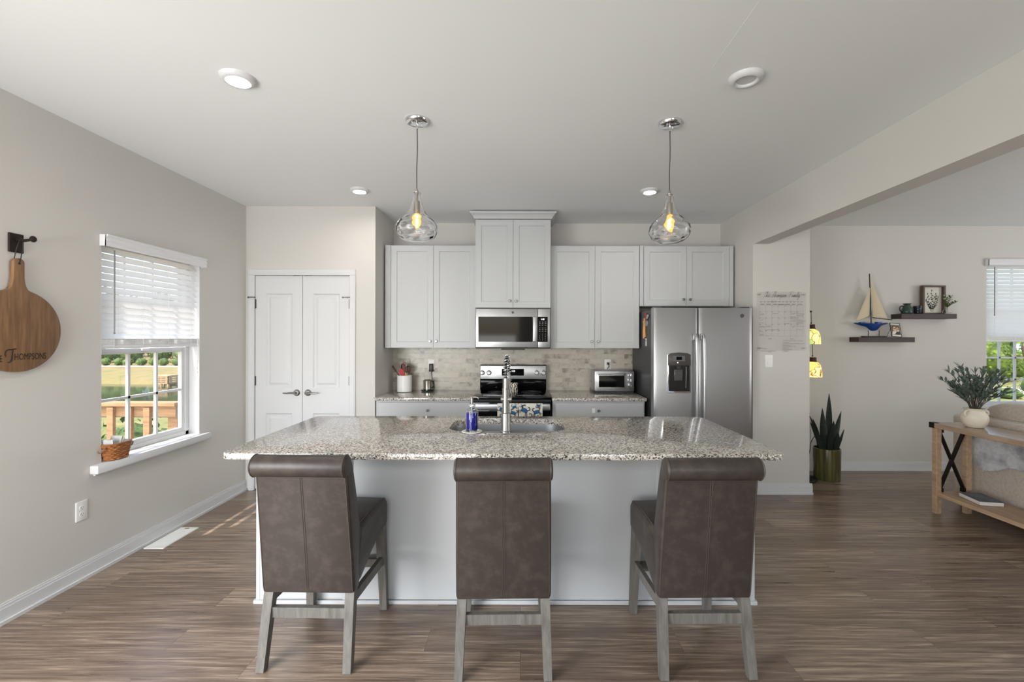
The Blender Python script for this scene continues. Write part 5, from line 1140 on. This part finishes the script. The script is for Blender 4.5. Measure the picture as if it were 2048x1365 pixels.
_r1 = _N.new('ShaderNodeValToRGB'); _r1.color_ramp.elements[0].position = .008; _r1.color_ramp.elements[0].color = (.20, .12, .02, 1); _r1.color_ramp.elements[1].position = .045; _r1.color_ramp.elements[1].color = (1, 1, 1, 1); _L.new(_v.outputs['Distance'], _r1.inputs[0])
_v2 = _N.new('ShaderNodeTexVoronoi'); _v2.inputs['Scale'].default_value = 10; _L.new(_mx.outputs[2], _v2.inputs['Vector'])
_r2 = _N.new('ShaderNodeValToRGB'); _e = _r2.color_ramp.elements; _e[0].color = rgb((250, 200, 96)); _e[1].position = .8; _e[1].color = rgb((252, 226, 150)); _x = _e.new(.95); _x.color = rgb((150, 176, 84)); _sp = _N.new('ShaderNodeSeparateColor'); _L.new(_v2.outputs['Color'], _sp.inputs[0]); _L.new(_sp.outputs[0], _r2.inputs[0])
_m3 = _N.new('ShaderNodeMix'); _m3.data_type = 'RGBA'; _m3.blend_type = 'MULTIPLY'; _m3.inputs[0].default_value = 1; _L.new(_r1.outputs[0], _m3.inputs[6]); _L.new(_r2.outputs[0], _m3.inputs[7])
_L.new(_m3.outputs[2], _p.inputs['Base Color']); _L.new(_m3.outputs[2], _p.inputs['Emission Color']); _p.inputs['Emission Strength'].default_value = .95; _p.inputs['Roughness'].default_value = .25
for (lx, zc, arm_z) in ((3.045, 1.42, 1.765), (3.060, 1.075, 1.42)):
    ly = LY - .02
    if arm_z > 1.5:
        m = MB(); m.tube(spline([(LX, LY, 1.77), (LX + .05, LY - .01, 1.79), (lx - .01, ly, arm_z)]), .005, 8); m.ball((lx, ly, arm_z - .004), .010); part('arm', m, DKMETAL, fl)
    m = MB(); m.tube([(lx, ly, arm_z), (lx + .004, ly, zc + .215)], .003, 8); m.ball((lx + .002, ly, zc + .22), .008, n=8, m=6); part('cord', m, BLACKP, fl)
    m = MB(); m.lathe([(0, .205), (.032, .205), (.034, .20), (.034, .172), (.038, .168), (.038, .158), (0, .158)], (lx + .004, ly, zc), 24); part('shade_cap', m, M('bronze_cap', (70, 44, 32), .5, .5), fl)
    m = MB(); m.lathe([(.036, .160), (.052, .150), (.068, .128), (.079, .096), (.084, .05), (.086, 0), (.083, 0), (.081, .05), (.076, .095), (.065, .126), (.050, .147), (.034, .157)], (lx + .004, ly, zc), 40); part('lamp_shade', m, sm, fl, 'glowing yellow and green art glass shade')
m = MB(); m.tube(spline([(LX + .12, LY + .02, .05), (3.02, 4.86, .16), (3.12, 4.92, .235), (3.20, 5.02, .33), (3.28, YF - .02, .385)]), .004, 6); part('power_cord', m, BLACKP, fl)
# snake plant
pl = grp('snake_plant', 'dark snake plant in a tall green glazed pot on the floor', 'potted plant', (3.222, 4.70, 0)); qx, qy = 3.222, 4.79
PG = M('green_pot_glaze', (112, 104, 62), .22, var=(5, (62, 58, 36), .35, .65), stretch=(6, 6, .4), coat=.4)
m = MB(); m.lathe([(0, 0), (.118, 0), (.122, .006), (.127, .30), (.125, .326), (.117, .33), (.113, .318), (.112, .28), (0, .28)], (qx, qy, 0), 48, wob=lambda t, z: 1 + .010 * math.sin(24 * t)); part('pot', m, PG, pl, 'ribbed olive green glazed pot')
m = MB(); m.lathe([(0, .295), (.112, .29)], (qx, qy, 0), 32); part('soil', m, M('potting_soil', (44, 34, 28), .95), pl)
SN = M('snake_leaf', (22, 30, 24), .4, var=(22, (38, 52, 40), .45, .7), stretch=(1, 1, 3))
def blade(x, y, lean, az, L_, w_, tw=0):
    g = []; n_ = 12; p = Vector((x, y, .285)); d = Vector((math.cos(az), math.sin(az), 0)); sd = Vector((math.cos(tw), math.sin(tw), 0))
    for i in range(n_ + 1):
        t = i / n_; a = lean * (.5 + .8 * t); w2 = w_ * (.55 + .8 * t if t < .45 else .91 * (1 - ((t - .45) / .55) ** 1.8)) + .0006
        c_ = p.copy(); nn = sd.cross(Vector((0, 0, 1)))
        g.append([c_ - sd * w2 / 2 + nn * w2 * .12, c_, c_ + sd * w2 / 2 + nn * w2 * .12]); p = p + (Vector((0, 0, 1)) * math.cos(a) + d * math.sin(a)) * (L_ / n_)
    m = MB(); m.sheet(g); m.sheet([[q + sd.cross(Vector((0, 0, 1))) * .003 for q in r_] for r_ in g]); part('leaf', m, SN, pl, smooth=60)
for a in ((.005, .0, .03, 0, .62, .062, .1), (-.04, -.02, .06, PI, .42, .058, -.2), (.03, .02, .10, .2, .40, .05, .4), (-.06, .02, .34, PI, .40, .046, .3), (-.07, -.03, .50, PI + .2, .36, .045, -.3), (.06, .0, .24, 0, .44, .045, -.2), (.07, -.04, .33, -.2, .26, .05, .5), (.05, -.06, .12, -.6, .22, .05, 0), (-.02, -.06, .08, -1.2, .26, .055, .2), (.0, .06, .1, 1.2, .45, .05, -.3), (-.05, .05, .2, 2.4, .34, .045, .2), (.08, .03, .45, .3, .20, .04, .4), (.02, -.05, .05, -1, .34, .055, -.1)):
    blade(qx + a[0], qy + a[1], a[2], a[3], a[4], a[5] * 1.35, a[6])

# ------------------------------------------------------------------ console table and its things
ct = grp('console_table', 'pale oak console table with black cross braces behind the sofa', 'console table', (3.65, 3.2, 0)); TXA, TXB, TYA, TYB = 3.500, 3.800, 2.10, 3.875; TT = .765
m = MB(); m.box(TXA - .012, TXB + .012, TYA - .012, TYB + .012, TT - .042, TT, .003, 1); part('top', m, OAKTOP, ct)
for x in (TXA, TXB - .044):
    for y in (TYA, TYB - .044):
        m = MB(); m.box(x, x + .044, y, y + .044, 0, TT - .042, .002, 1); part('leg', m, OAK, ct)
m = MB(); m.box(TXA + .004, TXB - .004, TYA + .01, TYB - .01, .150, .182, .002, 1); part('shelf', m, OAK, ct)
for y in (TYA + .022, TYB - .022):
    m = MB(); m.beam((TXA + .044, y, .20), (TXB - .044, y, TT - .06), .012, .030, (0, 1, 0)); m.beam((TXA + .044, y + .008, TT - .06), (TXB - .044, y + .008, .20), .012, .030, (0, 1, 0))
    for x, z in ((TXA + .044, .195), (TXB - .068, .195), (TXA + .044, TT - .062), (TXB - .068, TT - .062)): m.box(x, x + .024, y - .015, y + .015, z - .02, z + .02)
    part('cross_brace', m, M('black_iron', (30, 25, 22), .5, .4), ct)
for x in (TXA - .0135, TXB - .035):
    for y in (TYA - .0135, TYB - .035): m = MB(); m.box(x, x + .0485, y, y + .0485, TT - .0435, TT + .0015); part('corner_bracket', m, MATS['black_iron'], ct)
# cream jar with olive branches
jx, jy, jz = 3.645, 3.655, TT + .0005
jr = grp('branch_vase', 'cream handled jar of olive branches on the console table', 'vase', (jx, jy, jz))
m = MB(); m.lathe([(0, 0), (.050, 0), (.056, .004), (.074, .03), (.084, .066), (.083, .090), (.074, .112), (.063, .124), (.061, .136), (.066, .148), (.070, .152), (.066, .154), (.056, .138), (.058, .122), (.068, .108), (.076, .088), (0, .03)], (jx, jy, jz), 44); part('jar', m, CREAM, jr)
for sg in (-1, 1):
    m = MB(); m.tube(spline([(jx + sg * .064, jy - .012, jz + .136), (jx + sg * .086, jy - .014, jz + .132), (jx + sg * .094, jy - .014, jz + .112), (jx + sg * .082, jy - .012, jz + .092)]), .008, 10); part('handle', m, CREAM, jr)
rb = random.Random(11)
for k in range(38):
    az = 2 * PI * k / 38 + rb.uniform(-.2, .2); out = rb.uniform(.06, .23); hgt = rb.uniform(.08, .30) * (1.15 - out * 2.2) + .05
    if k % 9 == 0: out, hgt = .17, .29
    p = [(jx + rb.uniform(-.02, .02), jy + rb.uniform(-.02, .02), jz + .06), (jx + math.cos(az) * out * .25, jy + math.sin(az) * out * .25, jz + .15 + hgt * .3), (jx + math.cos(az) * out * .7, jy + math.sin(az) * out * .55, jz + .15 + hgt * .75), (jx + math.cos(az) * out * 1.05, jy + math.sin(az) * out * .8, jz + .15 + hgt)]
    sp = spline(p, 7); m = MB(); m.mi = 0; m.tube(sp, [.0026] * (len(sp) - 6) + [.0018] * 6, 5)
    m.mi = 1
    for q in range(8, len(sp)):
        d = (sp[q] - sp[q - 1]).normalized()
        for sg in (-1, 1):
            if rb.random() < .80:
                v = Vector((rb.uniform(-1, 1), rb.uniform(-1, 1), rb.uniform(-.2, .8))); leaf3(m, sp[q], d * .7 + v * .75, rb.uniform(.042, .066), rb.uniform(.013, .019))
    leaf3(m, sp[-1], sp[-1] - sp[-2], .045, .012)
    part('branch', m, [STEMO, LEAFO], jr, smooth=60)
# book
bo = grp('book', 'grey-blue paperback lying on the lower shelf of the console table', 'book', (3.66, 3.62, .1825), R(-12), local=True)
m = MB(); m.box(-.078, .078, -.11, .11, .003, .030); part('pages', m, M('book_pages', (214, 208, 200), .8), bo)
m = MB(); m.box(-.080, .080, -.112, .112, .030, .0335); m.box(-.080, .080, -.112, .112, 0, .003); m.box(.078, .081, -.112, .112, 0, .0335); part('cover', m, M('book_cover', (70, 76, 88), .45, var=(14, (104, 110, 122), .4, .7)), bo)
m = MB(); rs = random.Random(4)
for j, (yy, n_, s_) in enumerate(((.05, 9, .006), (.015, 11, .007), (-.03, 7, .004))):
    for i in range(n_): m.box(-.055 + i * .0115, -.055 + i * .0115 + .007, yy - s_, yy + s_, .0335, .0338)
part('cover_print', m, M('book_print', (150, 150, 152), .6), bo)
# sofa
so = grp('sofa', 'beige fabric sofa with its back to the console table', 'sofa', (4.35, 3.1, 0)); SXA, SYA, SYB = 3.895, 1.95, 4.12
m = MB(); m.box(SXA, SXA + .20, SYA, SYB, .06, .80, .035, 4); part('backrest', m, FABRIC, so, smooth=60)
m = MB(); m.box(SXA + .20, SXA + .95, SYA + .05, SYB - .05, .08, .30, .02, 2); part('base', m, FABRIC, so)
for y0 in (SYA, SYB - .18): m = MB(); m.box(SXA + .02, SXA + .98, y0, y0 + .18, .06, .64, .05, 4); part('arm', m, FABRIC, so, smooth=60)
for y0 in (SYA + .20, SYA + .20 + .89): m = MB(); m.box(SXA + .21, SXA + .98, y0, y0 + .88, .30, .47, .05, 4); part('seat_cushion', m, FABRIC, so, smooth=60)
for a in (SXA + .06, SXA + .9):
    for b in (SYA + .06, SYB - .06): m = MB(); m.cyl((a, b, 0), (a, b, .07), .022, .028, 14); part('foot', m, DKWOOD, so)
m = MB(); m.tube([(SXA + .10, SYA + .02, .803), (SXA + .10, SYB - .02, .803)], .004, 6); part('piping', m, FABRIC, so)
def pillow(label, y, rz, s_):
    m = MB(); m.ball((0, 0, 0), 1, 1, 1, 48, 28)
    for i, v in enumerate(m.v):
        x_, y_, z_ = v; q = (abs(y_) ** 5 + abs(z_) ** 5 + abs(x_) ** 3) ** (1 / 4.6) or 1; y_, z_, x_ = y_ / q, z_ / q, x_ / q
        edge = max(abs(y_), abs(z_)); t_ = .125 * (1 - .35 * edge ** 4)
        m.v[i] = (x_ * t_ * (1 + .08 * math.sin(6 * y_ + 3 * z_)), y_ * .47 * (1 + .02 * math.sin(5 * z_)), z_ * .285 * (1 + .05 * math.sin(2.6 * y_ + .6)))
    m.xf(Matrix.Translation((SXA + .315, y, .640)) @ Matrix.Rotation(R(rz), 4, 'Z') @ Matrix.Rotation(R(-14), 4, 'Y') @ Matrix.Scale(s_, 4))
    one('back_cushion', m, FABRIC, label, 'cushion', (SXA + .33, y, .40), group='sofa back cushions', smooth=60)
pillow('plump beige cushion on the sofa at the far window end', 3.585, 2, 1.0)
pillow('plump beige cushion on the sofa at the camera end', 2.60, -2, 1.0)
# fur throw hanging down behind the sofa
g = []; g2 = []
for i in range(50):
    y = 2.35 + (3.96 - 2.35) * i / 49; e = min(1, (49 - i) / 5); r1 = []; r2 = []
    for j in range(15):
        t = j / 14; dz = .30 + .035 * math.sin(y * 7) + .02 * math.sin(y * 17); z = .735 - dz * t
        x = SXA - .006 - (.016 + .030 * math.sin(PI * min(1, t * 1.1)) * (.6 + .4 * math.sin(y * 9 + t * 5))) * (.35 + .65 * math.sqrt(e)); r1.append((x, y, z)); r2.append((SXA - .003, y, z))
    g.append(r1); g2.append(r2)
m = MB(); m.sheet(g); m.sheet(g2); rs = random.Random(9)
for i in range(0, 49):
    for j in range(0, 14):
        for q in range(7):
            a = Vector(g[i][j]).lerp(Vector(g[i + 1][j + 1]), rs.random()) + Vector((0, rs.uniform(-.012, .012), rs.uniform(-.01, .01))); b = a + Vector((rs.uniform(-.016, -.006), rs.uniform(-.008, .008), rs.uniform(-.022, -.008))); w_ = Vector((0, .0016, .0008))
            m.add([a - w_, a + w_, b], [(0, 1, 2)])
one('fur_throw', m, FUR, 'shaggy grey fur throw hanging down the back of the sofa', 'throw blanket', (SXA, 3.1, .45), smooth=180)
# ================================================================== outdoors, seen through the windows
struct('ground_pond_side', MB().box(-90, -2.95, -20, 17.5, -1.75, -1.60), GRASS)
struct('pond', MB().box(-90, -2.95, 17.5, 31, -1.75, -1.62), WATER, label='still green pond beyond the deck', cat='pond')
m = MB(); g = []
for i in range(40):
    x = -90 + 87 * i / 39; g.append([(x, 29.6 + .4 * math.sin(x * .4), -1.75), (x, 30.2 + .4 * math.sin(x * .4), -1.45), (x, 33, -1.15 + .06 * math.sin(x * .9)), (x, 36.5, -.92), (x, 60, -.55)])
m.sheet(g); struct('far_bank', m, BANKM)
m = MB(); m.box(-90, -3, 36.6, 37.6, -.90, -.86); struct('path_strip', m, SAND)
rs = random.Random(21); PALLET = M('pallet_wood', (176, 146, 108), .8)
def bush(name, label, cat, c, rx, ry, rz, mat, n, ls, group=None, trunk=None, seed=1):
    r_ = random.Random(seed); root = grp(name, label, cat, (c[0], c[1], c[2] - rz), group=group)
    m = MB(); m.ball(c, rx * .86, ry * .86, rz * .86, 14, 9, fn=lambda d: 1 + .12 * math.sin(5 * d[0] + 3 * d[2] + seed) * math.cos(4 * d[1]))
    for k in range(n):
        d = Vector((r_.gauss(0, 1), r_.gauss(0, 1), r_.gauss(0, 1))).normalized(); f = r_.uniform(.78, 1.08) * (1 + .12 * math.sin(5 * d.x + 3 * d.z + seed) * math.cos(4 * d.y)); p = Vector(c) + Vector((d.x * rx, d.y * ry, d.z * rz)) * f
        a = Vector((r_.gauss(0, 1), r_.gauss(0, 1), r_.gauss(0, 1))).normalized(); b = a.cross(d).normalized() if a.cross(d).length > .05 else Vector((0, 0, 1)); l = ls * r_.uniform(.6, 1.3)
        m.add([p, p + a * l * .5 + b * l * .3, p + a * l, p + a * l * .5 - b * l * .3], [(0, 1, 2, 3)])
    part('foliage', m, mat, root, smooth=0)
    if trunk:
        m = MB(); m.tube([(c[0], c[1], trunk), (c[0] + .1, c[1], c[2] - rz * .2), (c[0], c[1], c[2])], [rx * .08, rx * .06, rx * .04], 8); part('trunk', m, BARK, root)
    return root
# clipped shrubs along the far path and the hedge behind
for i in range(26):
    x = -37.5 + i * .98
    bush('clipped_shrub', 'small round green shrub beyond the pond, in the row before the hedge', 'shrub', (x, 37.9 + .15 * math.sin(i * 2.1), -.55), .40, .40, .36, HEDGE, 90, .12, 'clipped shrubs beyond the pond', seed=i + 2)
for i in range(15):
    x = -42 + i * 2.15
    bush('hedge_bush', 'bushy bright green hedge plant beyond the pond, behind the shrub row', 'hedge', (x, 42 + .5 * math.sin(i * 1.7), -.05), .98, .95, .74 + .1 * math.sin(i * 2.7), HEDGE, 260, .20, 'hedge beyond the pond', seed=i + 40)
for i in range(8):
    x = -49 + i * 5.2
    bush('far_tree', 'dark tree rising behind the hedge beyond the pond', 'tree', (x, 50 + 1.0 * (i % 3), 2.9 + .5 * (i % 2)), 2.3, 2.2, 2.6, DKLEAF, 420, .45, 'trees beyond the hedge', trunk=-.8, seed=i + 80)
for i in range(8):
    x = -51.6 + i * 5.6
    bush('far_tree', 'dark tree in the hindmost row beyond the pond', 'tree', (x, 58 + 1.2 * (i % 2), 4.2), 2.7, 2.3, 3.4, DKLEAF, 420, .5, 'trees in the hindmost row', trunk=-.6, seed=i + 120)
# post and cable fence before the hedge
fe = grp('wire_fence', 'thin dark wire fence before the hedge beyond the pond', 'fence', (-29, 39.4, -.9))
m = MB()
for z in (-.15, -.3, -.5): m.tube([(-42, 39.4, z), (-14, 39.4, z)], .012, 4)
part('wires', m, BLACKP, fe)
for i in range(9): m = MB(); m.cyl((-42 + i * 3.5, 39.4, -.95), (-42 + i * 3.5, 39.4, 0 if i != 4 else .55), .03, n=8); part('post', m, BLACKP, fe)
# wooden dock box at the far shore
db = grp('dock_crate', 'slatted wooden dock box at the far edge of the pond', 'dock', (-23.5, 29.2, -1.62)); m = MB(); q0, q1, r0, r1 = -23.35, -22.40, 28.9, 29.8
for k in range(4): zz = -1.46 + k * .125; m.box(q0, q1, r0, r0 + .04, zz, zz + .085); m.box(q0, q0 + .04, r0, r1, zz, zz + .085); m.box(q1 - .04, q1, r0, r1, zz, zz + .085)
part('slats', m, PALLET, db); m = MB()
for x in (q0 + .05, (q0 + q1) / 2, q1 - .05):
    for y in (r0 + .06, r1 - .06): m.box(x - .04, x + .04, y - .04, y + .04, -1.75, -.99)
m.box(q0, q1, r0, r1, -.99, -.95); part('posts', m, PALLET, db)
# deck railing
rl = grp('deck_railing', 'pale pine deck railing outside the kitchen window', 'railing', (-4.6, 4.5, -.12)); ry = 4.50
struct('deck_floor', MB().box(-7.5, -2.95, .5, 4.62, -.16, -.12), PINE)
m = MB(); m.box(-7.4, -3.38, ry - .06, ry + .08, .795, .833, .004, 1); part('cap_rail', m, PINE, rl)
m = MB(); m.box(-7.4, -3.40, ry - .02, ry + .018, .690, .793); part('top_rail', m, PINE, rl)
m = MB(); m.box(-7.4, -3.40, ry - .02, ry + .018, -.06, .03); part('bottom_rail', m, PINE, rl)
for x in (-3.46, -5.4, -7.3): m = MB(); m.box(x - .045, x + .045, ry + .02, ry + .11, -1.6, .79); part('post', m, PINE, rl)
i = 0; x = -3.66
while x > -7.3:
    m = MB(); m.box(x - .030, x + .030, ry - .055, ry - .021, -.05, .785); part('baluster', m, PINE, rl); x -= .178; i += 1
for i, (x, y, z, r_) in enumerate(((-5.6, 6.6, -.55, .75), (-4.1, 6.3, -.75, .6), (-7.4, 7.2, -.8, .7))):
    bush('garden_bush', ('leafy green bush just below the deck railing at its middle', 'leafy green bush just below the deck railing at its house end', 'leafy green bush below the deck railing at its outer end')[i], 'bush', (x, y, z), r_, r_, r_ * 1.1, HEDGE, 700, .11, 'bushes below the deck', seed=200 + i)
# street side beyond the living-room window
struct('lawn_street_side', MB().box(2.5, 70, YF + .3, 42, -.62, -.50), GRASS)
struct('street', MB().box(2.5, 80, 16.0, 18.6, -.51, -.488), SAND)
struct('lake', MB().box(-2, 300, 42, 240, -.62, -.56), LAKE)
m = MB(); g = []
for i in range(60): x = 40 + 400 * i / 59; g.append([(x, 238, -.6), (x, 240, 4.5 + 1.4 * math.sin(i * 1.3)), (x, 250, 5.5 + math.sin(i * 2.1))])
m.sheet(g); struct('far_shore_hills', m, DKLEAF)
LIME = M('lime_leaf', (100, 120, 34), .7, var=(3, (56, 78, 22), .4, .62))
bush('street_tree', 'bright green leafy tree across the street, at the window edge by the wall', 'tree', (21.75, 21.8, .75), 1.55, 1.5, 1.75, LIME, 1500, .22, None, trunk=-.5, seed=301)
bush('street_tree', 'bright green low tree across the street beside the taller leafy one', 'tree', (24.1, 23.3, -.05), .95, .9, .8, LIME, 700, .2, None, trunk=-.5, seed=302)
bush('street_tree', 'bright green tree across the street at the frame edge of the window', 'tree', (26.6, 24.6, .1), 1.2, 1.1, 1.0, LIME, 700, .2, None, trunk=-.5, seed=303)
bush('round_shrub', 'dark round clipped shrub on the lawn before the street', 'shrub', (16.35, 15.3, -.34), .42, .40, .22, DKLEAF, 400, .06, 'clipped shrubs by the street', seed=304)
bush('round_shrub', 'taller dark shrub on the lawn at the frame edge before the street', 'shrub', (17.9, 15.8, -.1), .45, .45, .42, DKLEAF, 400, .06, 'clipped shrubs by the street', seed=305)
m = MB(); m.tube(spline([(24.6, 22, -.5), (24.45, 22, .3), (24.25, 22, 1.1), (24.1, 22, 2.2)]), [.07] * 10 + [.05] * 9, 8); one('bare_trunk', m, BARK, 'thin leaning bare tree trunk across the street', 'tree', (24.6, 22, -.5))
